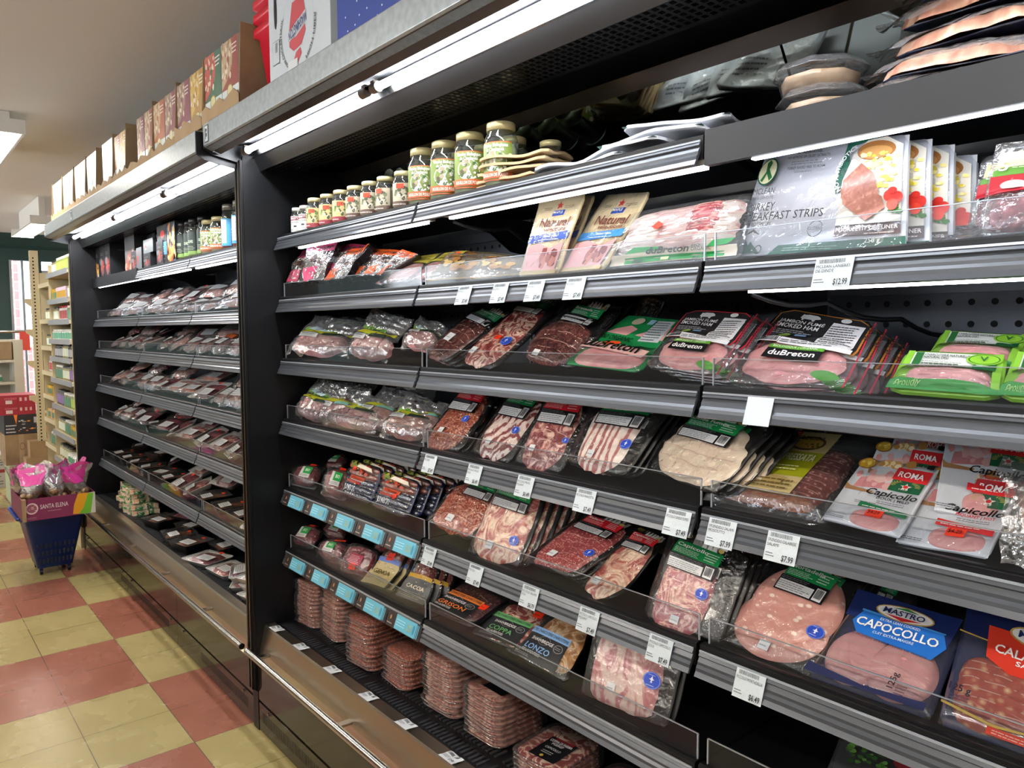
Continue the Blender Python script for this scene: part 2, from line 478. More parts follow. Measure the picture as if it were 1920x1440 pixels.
FITLOG = []
class Pack:
    """a flat pack: root Empty at the middle of its lower edge, local x across, y up the pack, z out of its face"""
    def __init__(s, name, label, cat, quad=None, tilt=50, y0=1.19, yaw=None, wave=.002, curl=0., group=None, span=14, mat=None, size=None, seed=None, ext=0.):
        if quad is not None:
            s.mw, s.c, inf = fit(quad, y0, tilt, yaw, span)
            for zz in (1.8525, 1.6255, 1.3985, 1.1725, .9125, .6775):      # stand on the shelf, not in it
                if zz - .03 < s.mw[2][3] < zz: s.mw[2][3] = zz
            FITLOG.append((label[:40], inf, round(s.mw[2][3], 3), round(s.c[1][0] - s.c[0][0], 3), round(s.c[3][1], 3)))
            if ext:
                for a_, b_ in ((3, 0), (2, 1)): s.c[a_] = tuple(s.c[a_][i] + ext * (s.c[a_][i] - s.c[b_][i]) for i in (0, 1))
        else:
            w, h = size; s.mw = mat; s.c = [(-w / 2, 0), (w / 2, 0), (w / 2, h), (-w / 2, h)]
        s.w = (s.c[1][0] - s.c[0][0] + s.c[2][0] - s.c[3][0]) / 2; s.h = (s.c[2][1] + s.c[3][1] - s.c[0][1] - s.c[1][1]) / 2
        s.root = thing(name, label, cat, s.mw, group=group)
        s.meats = []; s.wave = wave; s.curl = curl
        s.sd = seed if seed is not None else random.random() * 50
    def xy(s, u, v):
        c = s.c
        return tuple((c[0][i] * (1 - u) + c[1][i] * u) * (1 - v) + (c[3][i] * (1 - u) + c[2][i] * u) * v for i in (0, 1))
    def bend(s, u, v):
        return s.wave * noise.noise((u * 2.3 + s.sd, v * 2.6, s.sd)) * 2 + s.curl * ((v - .5) ** 2 * 4) * s.h * .1
    def hump(s, u, v):
        z = 0
        for (cu, cv, ru, rv, t, p) in s.meats:
            r = (abs((u - cu) / ru) ** p + abs((v - cv) / rv) ** p) ** (1 / p)
            if r < 1.25: z = max(z, t * (max(0, 1 - (r / 1.25) ** 4)) ** .6 if r > 1 else t * (1 - .28 * r ** 3))
        return z
    def P(s, u, v, z=0):
        x, y = s.xy(u, v)
        return (x, y, z + s.bend(u, v))
    def S(s, u, v, lift=0):
        return s.P(u, v, .0035 + s.hump(u, v) + lift)
    def sheet(s, name, mat, th=.0025, rc=.08, i=0., nu=10, nv=14, rough_edge=0., mat2=None, z=0.):
        b = B()
        def m(a, d):
            dv = min(d, 1 - d) * s.h / s.w
            k = 0 if dv >= rc else rc - math.sqrt(max(0, rc * rc - (rc - dv) ** 2))
            u = i + (1 - 2 * i) * (k + (1 - 2 * k) * a); v = i + (1 - 2 * i) * d
            if rough_edge:
                u += rough_edge * noise.noise((v * 9, s.sd + a, 3)) * (abs(a - .5) * 2) ** 4
                v += rough_edge * noise.noise((u * 9, s.sd + d, 7)) * (abs(d - .5) * 2) ** 4
            return u, v
        b.grid(lambda a, d: s.P(*m(a, d), z + th), nu, nv, mat)
        b.grid(lambda a, d: s.P(*m(a, d), z), nu, nv, mat2 or mat, flip=True)
        n = nu + 1; L = n * (nv + 1)
        ring = [j for j in range(nu)] + [(j + 1) * n - 1 for j in range(nv)] + [nv * n + nu - j for j in range(nu)] + [(nv - j) * n for j in range(nv)]
        for p, q in zip(ring, ring[1:] + ring[:1]):
            b.f.append([p + L, q + L, q, p]); b.m.append(0); b.sm.append(False)
        return b.build(name, s.root)
    def meat(s, mat, cu=.5, cv=.5, ru=.42, rv=.42, t=.008, p=3., layers=0, lay=.0016, name='sliced_meat', rag=.03, dirn=1, rim=None, nr=12, na=44, cut=None):
        s.meats.append((cu, cv, ru, rv, t, p))
        b = B()
        def pt(r, a):
            ca, sa = math.cos(a), math.sin(a)
            k = (abs(ca) ** p + abs(sa) ** p) ** (-1 / p)
            k *= 1 + rag * noise.noise((ca * 3 + s.sd, sa * 3, 1)) * 2
            if layers: k *= 1 + .5 * rag * math.sin(sa * layers * 3)
            u = cu + ru * r * k * ca; v = cv + rv * r * k * sa
            z = t * max(0, 1 - r ** 5) ** .5 + .0035
            if layers:
                q = (v - cv) * layers / rv / 2 + .25 * noise.noise((u * 5 + s.sd, v * 5, 0)) + .35 * ((u - cu) / ru) ** 2 * dirn
                z += lay * (q - math.floor(q)) * min(1, (1 - r) * 5)
            z += .0009 * noise.noise((u * 14, v * 14, s.sd)) * (1 - r)
            return s.P(u, v, z)
        vs = [pt(0, 0)] + [pt((i / nr) ** .8, 2 * PI * j / na) for i in range(1, nr + 1) for j in range(na)]
        fs = [(0, 1 + j, 1 + (j + 1) % na) for j in range(na)]
        fs += [(1 + i * na + j, 1 + (i + 1) * na + j, 1 + (i + 1) * na + (j + 1) % na, 1 + i * na + (j + 1) % na) for i in range(nr - 1) for j in range(na)]
        b.add(vs, fs, mat, True)
        if layers:      # pale rims of the overlapping slices
            for k in range(-layers, layers + 1):
                pl = []
                for j in range(19):
                    x = -.9 + 1.8 * j / 18; u = cu + ru * x
                    v = cv + (k * 1. - .35 * x * x * dirn) * rv * 2 / layers
                    v += rv * .5 / layers * noise.noise((u * 6 + s.sd, k * 3.1, 2))
                    r = (abs(x) ** p + abs((v - cv) / rv) ** p) ** (1 / p)
                    if r > .93:
                        if len(pl) > 2: break
                        pl = []; continue
                    pl.append((u, v, t * max(0, 1 - r ** 5) ** .5 + .0035 + lay * .75))
                if len(pl) > 3:
                    hw = .0009 / s.h
                    vv = [s.P(u, v - hw, z) for u, v, z in pl] + [s.P(u, v + hw, z - .0004) for u, v, z in pl]
                    n = len(pl); b.add(vv, [(i, i + 1, n + i + 1, n + i) for i in range(n - 1)], rim or fatrim, True)
        return b.build(name, s.root)
    def film(s, mat=None, i=.015, wr=.0016, nu=26, nv=34, name='clear_film', lift=.0012, v0=0., v1=1., ragged=0., taut=0.):
        b = B()
        def f(a, d):
            u = i + (1 - 2 * i) * a; v = v0 + i + (v1 - v0 - 2 * i) * d
            e = min(1, 8 * min(a, 1 - a, d, 1 - d))
            n1 = noise.noise((u * 16 + s.sd, v * 16, 2)); n2 = 1 - abs(noise.noise((u * 7, v * 9 + s.sd, 5))) * 2
            if ragged:
                u += ragged * noise.noise((v * 5, s.sd, 3)) * (a - .5) * 2; v += ragged * noise.noise((u * 5, s.sd, 9)) * (d - .5) * 2
            if taut: return s.P(u, v, .0035 + taut * min(1, 14 * min(a, 1 - a), 14 * min(d, 1 - d)) ** .6 + wr * .3 * e * n1)
            return s.P(u, v, .0035 + s.hump(u, v) + lift + wr * e * (.6 * n1 + 1.0 * n2 * n2))
        b.grid(f, nu, nv, mat or filmc)
        return b.build(name, s.root)
    def flat_art(s, name, els, z): return art(name, els, lambda u, v, L: s.P(u, v, .0035 + z + L), s.root)
    def art(s, name, els, lift=.0022): return art(name, els, lambda u, v, L: s.S(u, v, lift + L), s.root)
    def more(s, offs, fmt, group=None):
        """the packs standing behind this one, given in the pack's own axes"""
        out = []
        for i, (dx, dy, dz) in enumerate(offs):
            mw = s.mw @ Matrix.Translation((dx, dy, dz))
            out.append(dup(s.root, fmt[i] if isinstance(fmt, list) else fmt, group, mat=mw))
        return out

# ------------------------------------------------------------------ the shop's shell
def floor_mat():
    m, nt, b = base('checker_floor_tile')
    tc = N(nt, 'ShaderNodeTexCoord')
    def cell(off, s):
        mp = N(nt, 'ShaderNodeMapping'); mp.inputs['Location'].default_value = (off[0], off[1], .1 / s)
        mp.inputs['Scale'].default_value = (1 / s,) * 3
        nt.links.new(tc.outputs['Object'], mp.inputs['Vector']); return mp.outputs[0]
    v = cell((4.021 / .61, -.2125 / .61), .61)
    ck = N(nt, 'ShaderNodeTexChecker', Scale=1.0)
    ck.inputs['Color1'].default_value = lin('a59764'); ck.inputs['Color2'].default_value = lin('935c4a')
    nt.links.new(v, ck.inputs['Vector'])
    g = cell((4.021 / .305, -.2125 / .305), .305)
    sx = N(nt, 'ShaderNodeSeparateXYZ'); nt.links.new(g, sx.inputs[0])
    mn = None
    for k in (0, 1):
        fr = N(nt, 'ShaderNodeMath', operation='PINGPONG'); fr.inputs[1].default_value = .5
        nt.links.new(sx.outputs[k], fr.inputs[0])
        if mn is None: mn = fr
        else:
            q = N(nt, 'ShaderNodeMath', operation='MINIMUM'); nt.links.new(mn.outputs[0], q.inputs[0]); nt.links.new(fr.outputs[0], q.inputs[1]); mn = q
    lt = N(nt, 'ShaderNodeMath', operation='LESS_THAN'); lt.inputs[1].default_value = .0045; nt.links.new(mn.outputs[0], lt.inputs[0])
    n = N(nt, 'ShaderNodeTexNoise', Scale=5.0, Detail=3.0); nt.links.new(tc.outputs['Object'], n.inputs['Vector'])
    mx = N(nt, 'ShaderNodeMix', data_type='RGBA'); mx.blend_type = 'MULTIPLY'; mx.inputs[0].default_value = .35
    rc = ramp(nt, n.outputs[0], [(.3, 'd8d2c8'), (.6, 'ffffff')])
    nt.links.new(ck.outputs[0], mx.inputs[6]); nt.links.new(rc, mx.inputs[7])
    # scuffs with a shape of their own
    n2 = N(nt, 'ShaderNodeTexNoise', Scale=38.0, Detail=2.0, Distortion=1.5); nt.links.new(tc.outputs['Object'], n2.inputs['Vector'])
    sc = ramp(nt, n2.outputs[0], [(.20, '5a4a3a'), (.23, 'ffffff')])
    mx3 = N(nt, 'ShaderNodeMix', data_type='RGBA'); mx3.blend_type = 'MULTIPLY'; mx3.inputs[0].default_value = .5
    nt.links.new(mx.outputs[2], mx3.inputs[6]); nt.links.new(sc, mx3.inputs[7])
    mx2 = N(nt, 'ShaderNodeMix', data_type='RGBA'); mx2.inputs[7].default_value = lin('4a3c30')
    nt.links.new(lt.outputs[0], mx2.inputs[0]); nt.links.new(mx3.outputs[2], mx2.inputs[6])
    nt.links.new(mx2.outputs[2], b.inputs['Base Color'])
    rr = N(nt, 'ShaderNodeMapRange'); rr.inputs[3].default_value = .18; rr.inputs[4].default_value = .36
    nt.links.new(n.outputs[0], rr.inputs[0]); nt.links.new(rr.outputs[0], b.inputs['Roughness'])
    n3 = N(nt, 'ShaderNodeTexNoise', Scale=2.2, Detail=2.0); nt.links.new(tc.outputs['Object'], n3.inputs['Vector'])
    bump(nt, b, n3.outputs[0], .25, .01)
    return m

XW, XE, YS, YN, ZC = -11.7, 3.2, -4.6, 3.6, 2.75
struct(B().box(XW - .1, XE, YS, YN, -.08, 0, floor_mat()).build('floor'))
ceilp = M('ceiling_paint', 'ece6dc', .8, bmp=(.9, .5, .03), var=(.7, 'e6e0d6'))
struct(B().box(XW - .1, XE, YS, YN, ZC, ZC + .08, ceilp).build('ceiling'))
green = M('dark_green_paint', '1d3a38', .5)
cream = M('cream_wall_paint', 'cfcac0', .7)
struct(B().box(XW, XE, YN, YN + .1, 0, ZC, cream).build('wall_back'))
b = B().box(XW, XE, YS - .1, YS, 0, .35, cream).box(XW, XE, YS - .1, YS, 2.55, ZC, cream)      # unseen front; its glazing is added for daylight fill and reflections
for k in range(8):
    xx = XW + (XE - XW) * k / 7
    b.box(xx - .06, xx + .06, YS - .1, YS, .35, 2.55, cream)
struct(b.build('wall_front'))
struct(B().box(XE, XE + .1, YS, YN, 0, ZC, cream).build('wall_right'))
# far wall: dark green, a tall window slit beside a pillar, a second window behind the shelving
b = B()
for y0, y1 in ((YS, 1.36), (1.60, 1.72), (2.9, YN)): b.box(XW - .1, XW, y0, y1, 0, ZC, green)
b.box(XW - .1, XW, 1.36, 1.60, 2.42, ZC, green); b.box(XW - .1, XW, 1.36, 1.60, 0, .1, green)
b.box(XW - .1, XW, 1.72, 2.9, 2.42, ZC, green); b.box(XW - .1, XW, 1.72, 2.9, 0, .5, green)
struct(b.build('wall_left'))
frame_m = M('window_frame_metal', '9aa4a8', .35, .6)
w1 = struct(B().box(XW - .06, XW + .02, 1.36, 1.385, .1, 2.42, frame_m).box(XW - .06, XW + .02, 1.49, 1.515, .1, 2.42, frame_m).build('window_1'))
struct(B().box(XW - .05, XW - .04, 1.385, 1.60, .1, 2.42, film('window_glass', 'f4fbff', .02, .02, 1., .02, .02)).build('window_pane', w1))
w2 = struct(B().box(XW - .06, XW + .02, 1.72, 2.9, 2.2, 2.3, frame_m).box(XW - .06, XW + .02, 1.72, 2.9, .5, .56, frame_m).build('window_2'))
struct(B().box(XW - .05, XW - .04, 1.72, 2.9, .56, 2.2, MATS['window_glass']).build('window_pane', w2))
br, nt_, bb = base('street_brick_facade')
bt = N(nt_, 'ShaderNodeTexBrick', Scale=3.0); bt.inputs['Color1'].default_value = lin('c87c74'); bt.inputs['Color2'].default_value = lin('b46a66'); bt.inputs['Mortar'].default_value = lin('d8c8c0')
nt_.links.new(coords(nt_, (1, 1, 1), (0, PI / 2, 0)), bt.inputs['Vector']); nt_.links.new(bt.outputs[0], bb.inputs['Base Color']); bb.inputs['Roughness'].default_value = .8
fc = B(); fc.box(XW - 5.2, XW - 5, -1, 2.6, 0, 5, br)
for y in (-.3, .9, 2.1): fc.box(XW - 5, XW - 4.96, y, y + .6, 1.2, 3, M('facade_window', 'dfeaf0', .1))
struct(fc.build('exterior_facade'))
struct(B().box(XW - 9, XW - .1, -4, 8, -.1, -.01, M('street_asphalt', '8a8c90', .9)).build('street_ground'))
crown = [(XW, ZC), (XW + .16, ZC), (XW + .13, ZC - .05), (XW + .05, ZC - .14), (XW, ZC - .18)]
b = B(); n = len(crown)
vs = [(x, YS, z) for x, z in crown] + [(x, YN, z) for x, z in crown]
b.add(vs, [(i, (i + 1) % n, n + (i + 1) % n, n + i) for i in range(n)], green); struct(b.build('trim_1'))
sun = bpy.data.lights.new('sun', 'SUN'); sun.energy = 3.0; sun.angle = .02; sun.color = (1, .96, .9)
so = bpy.data.objects.new('sun', sun); COL.objects.link(so); so.rotation_euler = (math.radians(40), math.radians(25), 0)

# unseen shelving, added to keep low window reflections off the fridges
op = thing('gondola_shelving', 'brown-backed shelving across the aisle, opposite the fridges, outside the photo', 'shelving', loc=(-3, -2.2, 0))
opm = M('opposite_shelf_brown', '6a5444', .6)
B().box(-5, 4.5, -.35, .05, 0, 1.75, opm).build('back_panel', op)
for z in (.12, .5, .85, 1.2, 1.55): B().box(-5, 4.5, .051, .38, z - .03, z, M('opposite_shelf_beige', '9a8c74', .5)).build('shelf', op)

# ceiling fixtures, long twin-tube lamps
lampw = M('lamp_housing', 'dcd8d0', .5)
def ceiling_lamp(x0, x1, y, z, label):
    t = thing('ceiling_light', label, 'ceiling light', loc=((x0 + x1) / 2, y, z), group='twin tube ceiling lights')
    L = (x1 - x0) / 2
    b = B(); w = .10
    b.prism([(-w, -.02), (-.03, .05), (.03, .05), (w, -.02), (.085, -.022), (.028, .04), (-.028, .04), (-.085, -.022)], -L, L, lampw)
    for s in (-1, 1): b.box(s * L - .005, s * L + .005, -w, w, -.03, .05, lampw)
    b.box(-L, L, -.025, .025, .05, ZC - z - .002, lampw); b.build('housing', t)
    for y_ in (-.045, .045):
        q = B().cyl((-L + .03, y_, -.008), (L - .03, y_, -.008), .014, ceil_m, 12)
        q.build('fluorescent_tube', t)
ceiling_lamp(-6.4, -5.2, .62, 2.66, 'twin tube ceiling light cut by the left edge of the photo')
ceiling_lamp(-9.5, -8.25, 1.24, 2.52, 'twin tube ceiling light beyond the far end of the fridge canopy')
for i, (x, y) in enumerate([(-3.2, -.9), (-.2, -.9), (-6.2, -1.8), (-9.2, -1.8), (-3.2, -2.9), (-.2, -2.9), (-9.6, 2.9), (1.6, -.9)]):  # out-of-view lamps, added so their bounce lights the ceiling
    ceiling_lamp(x - .6, x + .6, y, 2.66, 'twin tube ceiling light over the aisle outside the photo')

# ------------------------------------------------------------------ refrigerated multideck cases
YR = 1.155      # price rail plane
def price_rail(sh, x0, x1, zt, promo=False):
    b = B()
    pr = [(YR, zt), (YR - .004, zt - .006), (YR - .001, zt - .009), (YR - .006, zt - .017), (YR - .0065, zt - .022), (YR - .011, zt - .027), (YR - .012, zt - .033), (YR - .017, zt - .042), (YR - .012, zt - .044), (YR + .004, zt - .012), (YR + .004, zt)]
    b.prism(pr, x0, x1, railm)
    b.box(x0, x1, YR - .0015, YR + .0015, zt, zt + .0035, railcap)
    return b.build('price_rail', sh)

def case(root, x0, x1, J, Z, deckz, opts):
    L = x1 - x0
    # carcass: end panels, base, back, top
    pf = [(1.035, 0), (1.70, 0), (1.70, 2.2), (1.035, 2.125)]
    for xs in ((x0 - .012, x0 + .012), (x1 - .012, x1 + .012)):
        b = B(); b.prism(pf, *xs, black)
        ep = b.build('end_panel', root)
        q = B(); q.prism([(1.018, .16), (1.034, .15), (1.034, 2.11), (1.022, 2.11)], xs[0] + .001, xs[0] + .012, bronze)
        q.prism([(1.025, .16), (1.034, .15), (1.034, 2.11), (1.025, 2.11)], xs[0] + .0125, xs[1], black)
        q.build('edge_strip', ep)
    b = B()
    for k, (xa, xb) in enumerate(zip(J[:-1], J[1:])):
        b.box(xa + (.0015 if k else 0), xb - .0015, 1.037, 1.07, .122, .262, panelg)
        b.box(xa + (.0015 if k else 0), xb - .0015, 1.037, 1.07, 0.004, .112, panelg)
    b.box(x0 + .012, x1 - .012, 1.045, 1.09, 0, .262, blackg)
    for k in range(int((L - .12) / .012)):
        x = x0 + .05 + k * .012
        if (k // 40) % 3 != 1: b.box(x, x + .004, 1.0365, 1.0372, .045, .085, black)
    b.build('base_panel', root, .0015)
    for x in [j + .1 for j in J[:-1]] + [j - .1 for j in J[1:]]:
        B().cyl((x, 1.030, .102), (x, 1.040, .102), .005, chrome, 8).build('screw', root)
    dz = deckz
    b = B()
    b.prism([(1.030, .262), (1.034, .255), (1.05, .262), (1.052, .30), (1.074, dz - .012), (1.105, dz - .006), (1.105, dz), (1.070, dz - .002), (1.066, dz - .01), (1.046, .305), (1.043, .275)], x0 + .014, x1 - .014, steel)
    b.build('front_apron', root)
    b = B(); b.box(x0 + .013, x1 - .013, 1.10, 1.6, dz - .05, dz - .012, blackp)
    x = x0 + .04
    while x < x1 - .04:
        if (x - J[0]) % .31 > .02:
            for ya, yb in ((1.125, 1.165), (1.185, 1.225), (1.255, 1.295)):
                b.box(x, x + .009, ya, yb, dz - .0125, dz - .009, M('slot_rib', '2b2c30', .4))
        x += .018
    b.build('deck_grille', root)
    # bumper bar on brackets
    b = B().cyl((x0 + .0, 1.003, .312), (x1 - .03, 1.003, .312), .0125, chrome, 16)
    b.cyl((x1 - .03, 1.003, .312), (x1 - .028, 1.003, .312), .0105, black, 16)
    hb = b.build('bumper_bar', root)
    x = x0 + .10
    while x < x1:
        B().box(x - .012, x + .012, 1.003, 1.062, .314, .322, chrome).build('bar_bracket', hb); x += .62
    # back
    b = B(); b.box(x0 + .012, x1 - .012, 1.60, 1.66, 0, 2.12, backw)
    hole = M('peg_hole', '050506', .9)
    for zt in Z[0][1:] if Z else []:
        for dz_ in (.125, .167):
            x = x0 + .06
            while x < x1 - .05:
                b.add([(x + .0065 * math.cos(a), 1.5993, zt + dz_ + .0065 * math.sin(a)) for a in [2 * PI * i / 10 for i in range(10)]], [tuple(range(10))], hole)
                x += .0395
        b.box(x0 + .012, x1 - .012, 1.585, 1.60, zt + .185, zt + .215, M('back_channel', '5a5d62', .35, .6))
    for j in J[1:-1]:
        b.box(j - .012, j + .012, 1.575, 1.60, dz, 1.95, M('shelf_upright', '75787c', .4, .6))
        for i in range(60): b.box(j - .003, j + .003, 1.5735, 1.5755, dz + .03 + i * .0254, dz + .043 + i * .0254, black)
    b.build('back_panel', root)
    # canopy
    yc = opts['yc']; zc = opts['zc']
    b = B()
    b.prism([(yc, zc - .073), (yc + .006, zc - .079), (yc + .03, zc - .088), (yc + .03, zc - .07), (yc + .008, zc - .065), (yc + .008, zc - .004), (1.7, zc - .004), (1.7, zc), (yc + .003, zc), (yc, zc - .003)], x0 - .0, x1, galv)
    cp = b.build('canopy', root, .001)
    b = B(); b.prism([(yc + .004, zc - .0785), (yc + .056, zc - .0945), (yc + .058, zc - .0925), (yc + .006, zc - .0765)], x0 + .01, x1, M('canopy_lip', '6d5f54', .3, .8)); b.build('lower_lip', cp)
    for xe in (x0 - .006, x1):
        q = B(); q.prism([(yc + .002, zc - .004), (yc + .002, zc - .082), (yc + .03, zc - .098), (yc + .10, zc - .11), (1.1, zc - .125), (1.1, zc - .004)], xe, xe + .006, blackp); q.build('canopy_end_cap', cp)
    b = B(); b.prism([(yc + .03, zc - .074), (1.075, zc - .045), (1.6, zc - .045), (1.6, zc - .03), (yc + .02, zc - .03)], x0 + .012, x1 - .012, dark); b.build('canopy_underside', cp)
    b = B(); b.prism([(1.062, zc - .05), (1.070, zc - .092), (1.076, zc - .094), (1.098, zc - .137), (1.102, zc - .132), (1.08, zc - .05)], x0 + .012, x1 - .012, aluwh); b.build('light_reflector', cp)
    b = B(); hz = zc - .13
    b.box(x0 + .012, x1 - .012, 1.103, 1.24, hz, hz + .03, blackp)
    x = x0 + .03
    while x < x1 - .03:
        for k in range(6):
            b.box(x, x + .010, 1.115 + .019 * k, 1.126 + .019 * k, hz - .0012, hz, blackg)
        x += .02
    b.build('air_vent', cp)
    b = B(); b.prism([(1.24, hz + .01), (1.32, hz + .05), (1.6, hz + .05), (1.6, hz + .06), (1.24, hz + .03)], x0 + .012, x1 - .012, black); b.build('inner_ceiling', cp)
    # canopy tubes
    for xa, xb in opts['tubes']:
        t = B().cyl((xa, 1.038, zc - .078), (xb, 1.038, zc - .078), .0095, tube_m, 14).build('canopy_tube', root)
        q = B()
        for e, s in ((xa, -1), (xb, 1)):
            q.cyl((e, 1.038, zc - .078), (e + s * .03, 1.038, zc - .078), .0135, M('tube_socket', '8d7e76', .5), 12)
            q.box(min(e + s * .012, e + s * .03), max(e + s * .012, e + s * .03), 1.03, 1.046, zc - .075, zc - .06, MATS['tube_socket'])
        q.build('tube_socket', t)
    # mirror over the top shelf
    for xa, xb in opts.get('mirrors', []):
        q = B(); q.add([(xa + .003, 1.555, 1.875), (xb - .003, 1.555, 1.875), (xb - .003, 1.415, 2.075), (xa + .003, 1.415, 2.075)], [(0, 1, 2, 3)], mirror)
        q.add([(xa, 1.565, 1.87), (xb, 1.565, 1.87), (xb, 1.42, 2.085), (xa, 1.42, 2.085)], [(3, 2, 1, 0), (0, 1, 2, 3)], black)
        mr = q.build('mirror_panel', root)
        B().prism([(1.412, 2.068), (1.39, 2.10), (1.395, 2.104), (1.417, 2.074)], xa, xb, bronze).build('mirror_frame', mr)
    # shelves
    shelves = []
    for mi, (xa, xb) in enumerate(zip(J[:-1], J[1:])):
        for si, zt in enumerate(Z[mi]):
            if zt is None: continue
            blk = (mi, si) in opts.get('blackfront', [])
            b = B(); g = .004
            depth = 1.53 if si == 0 else 1.56
            if blk:
                b.prism([(YR - .004, zt - .045), (YR - .004, zt + .018), (YR + .004, zt + .018), (YR + .012, zt + .0115), (depth, zt + .0115), (depth, zt - .004), (YR + .01, zt - .004), (YR + .01, zt - .045)], xa + g, xb - g, M('shelf_front_black', '15191e', .45))
            else:
                b.prism([(YR + .003, zt - .030), (YR + .003, zt + .0115), (YR + .008, zt + .0145), (YR + .02, zt + .0145), (YR + .024, zt + .0115), (depth, zt + .0115), (depth, zt - .004), (YR + .03, zt - .004), (YR + .012, zt - .030)], xa + g, xb - g, black)
            sh = b.build('shelf', root); shelves.append((mi, si, sh, zt, xa + g, xb - g))
            for e, s in ((xa, 1), (xb, -1)):
                q = B()
                xx = e + s * .012
                q.add([(xx + k, y, z) for k in (-.002, .002) for y, z in ((1.22, zt - .006), (1.585, zt - .006), (1.585, zt - .11), (1.50, zt - .10), (1.42, zt - .05), (1.30, zt - .028))],
                      [(0, 1, 2, 3, 4, 5), (11, 10, 9, 8, 7, 6)] + [(i, 6 + i, 6 + (i + 1) % 6, (i + 1) % 6) for i in range(6)], black)
                q.build('shelf_bracket', sh)
            if not blk: price_rail(sh, xa + g + .002, xb - g - .004, zt)
            if si > 0:
                q = B()
                a0, a1 = xa + g + .012, xb - g - .003
                q.box(a0, a1, YR + .0155, YR + .0178, zt + .0146, zt + .064, acryl)
                q.box(a0, a1, YR + .0150, YR + .0183, zt + .064, zt + .0652, railcap)
                for e in (a0, a1): q.box(e - .0012, e + .0012, YR + .0150, YR + .0183, zt + .0146, zt + .064, railcap)
                q.build('clear_fence', sh)
    # light strips
    for (xa, xb, zt) in opts['strips']:
        st = B().box(xa, xb, 1.166, 1.178, zt - .047, zt - .0405, led_m).build('led_light_strip', root)
        B().box(xa - .02, xb + .02, 1.164, 1.184, zt - .0405, zt - .03, M('strip_housing', '8c8a86', .4)).build('strip_housing', st)
    return shelves

ZN = [1.84, 1.613, 1.386, 1.160, .900, .665]
JN = [-2.728, -1.782, -.840, .112]
near = thing('display_fridge', 'nearer open black multideck fridge of sliced cold cuts with three shelf bays', 'display fridge', loc=(-1.3, 1.3, 0))
near_inv = Matrix.Translation((1.3, -1.3, 0))
Z3 = list(ZN)
shN = case(near, -2.741, .125, JN, [list(ZN), list(ZN), Z3], .402,
     dict(yc=.904, zc=2.216, tubes=[(-2.68, -1.865), (-1.775, -.53), (-.44, .06)], mirrors=[(-2.70, -1.78), (-1.78, -.85), (-.85, .10)],
          blackfront=[(2, 0)], strips=[(-2.57, -1.755, 1.84), (-1.645, -.845, 1.84), (-.75, .06, 1.84), (-.752, .06, 1.613)]))
ZF = [1.84, 1.575, 1.372, 1.138, .908, .622]
JF = [-5.82, -4.68, -3.735, -2.775]
far = thing('display_fridge', 'farther open black multideck fridge of wrapped meat trays behind the first end panel', 'display fridge', loc=(-4.3, 1.3, 0))
shF = case(far, -5.838, -2.766, JF, [list(ZF)] * 3, .385,
     dict(yc=.884, zc=2.198, tubes=[(-5.72, -4.66), (-4.58, -3.72), (-3.64, -2.82)], mirrors=[],
          blackfront=[(0, 0)], strips=[(-5.72, -4.70, 1.84), (-4.64, -3.80, 1.84), (-3.70, -2.82, 1.84)]))
for r in (near, far):     # parts were modelled at shop coordinates; seat them under the root
    for c in kids(r): c.matrix_parent_inverse = Matrix.Translation(-r.location)

def shelf_of(lst, mi, si):
    for a in lst:
        if a[0] == mi and a[1] == si: return a
def near_x(cx, cy_): return ony((cx, cy_), YR - .01)[0]

# stickers on canopy ends
def canopy_art(root, x, yc, zc, els):
    cp = [c for c in kids(root) if c.name.startswith('canopy') and not c.name.startswith('canopy_tube')][0]
    return art('maker_plate', els, lambda u, v, L: (x + u * .035, yc - .0008 - L, zc - .068 + v * .058), cp)
plate = [('r', 0, 0, 1, 1, '1c2026'), ('r', .08, .06, .92, .94, 'cfd8da'), ('r', .22, .2, .4, .82, '1c2026'), ('r', .22, .62, .72, .78, '1c2026'), ('e', .6, .42, .16, .12, '1c2026')]
canopy_art(near, -2.72, .904, 2.216, plate)
for xx in (-5.82, -4.95): canopy_art(far, xx, .884, 2.198, plate)

# price tags in the rails
def price_tag(px, mi, si, price, lines, shs=shN, w=.058, blank=False):
    a = shelf_of(shs, mi, si); zt = a[3]
    x = ony(px, YR - .009)[0]
    def fn(u, v, L):   # the tag leans with the rail
        return (x + (u - .5) * w, YR - .0195 + .017 * v - L * .6, zt - .046 + v * .047 + L * .2)
    els = [('r', 0, 0, 1, 1, tagw)]
    if not blank:
        els += [('b', .1, .82, .78, .96, 26, greyink)]
        for k, s in enumerate(lines): els.append(('t', s, .06, .66 - .15 * k, min(.94, .06 + .06 * len(s)), .1, ink, .0))
        els += [('f', .06, .16, .36, .34, 2, greyink), ('t', price, .58, .08, .94, .2, ink, .03)]
    return art('price_tag', els, fn, a[2], cell=.5)
for px in ((870, 556), (937, 552), (1003, 551), (1078, 546)): price_tag(px, 1, 1, '$7.49', ['PICCOLO'])
price_tag((1562, 508), 2, 1, '$12.99', ['MCLEAN LANIERES', 'DE DINDE'], w=.062)
price_tag((1423, 763), 2, 2, '', [], w=.05, blank=True)
for px, p, l in (((806, 868), '$7.49', ['PICCOLO']), ((889, 887), '$6.49', ['PICCOLO PROSC', 'DOUX']), ((984, 907), '$6.49', ['PICCOLO PROSC', 'PIQUANT']), ((1097, 937), '$7.49', ['PICCOLO PANCETTA']), ((1270, 975), '$7.49', ['PICCOLO DINDE FUMEE'])):
    price_tag(px, 1, 3, p, l)
price_tag((1352, 1012), 2, 3, '$7.99', ['SPLENDIDO SALAMI', 'PROSCIUTTO']); price_tag((1466, 1035), 2, 3, '$7.99', ['SPLENDIDO CALABRESE', 'SALAMI'])
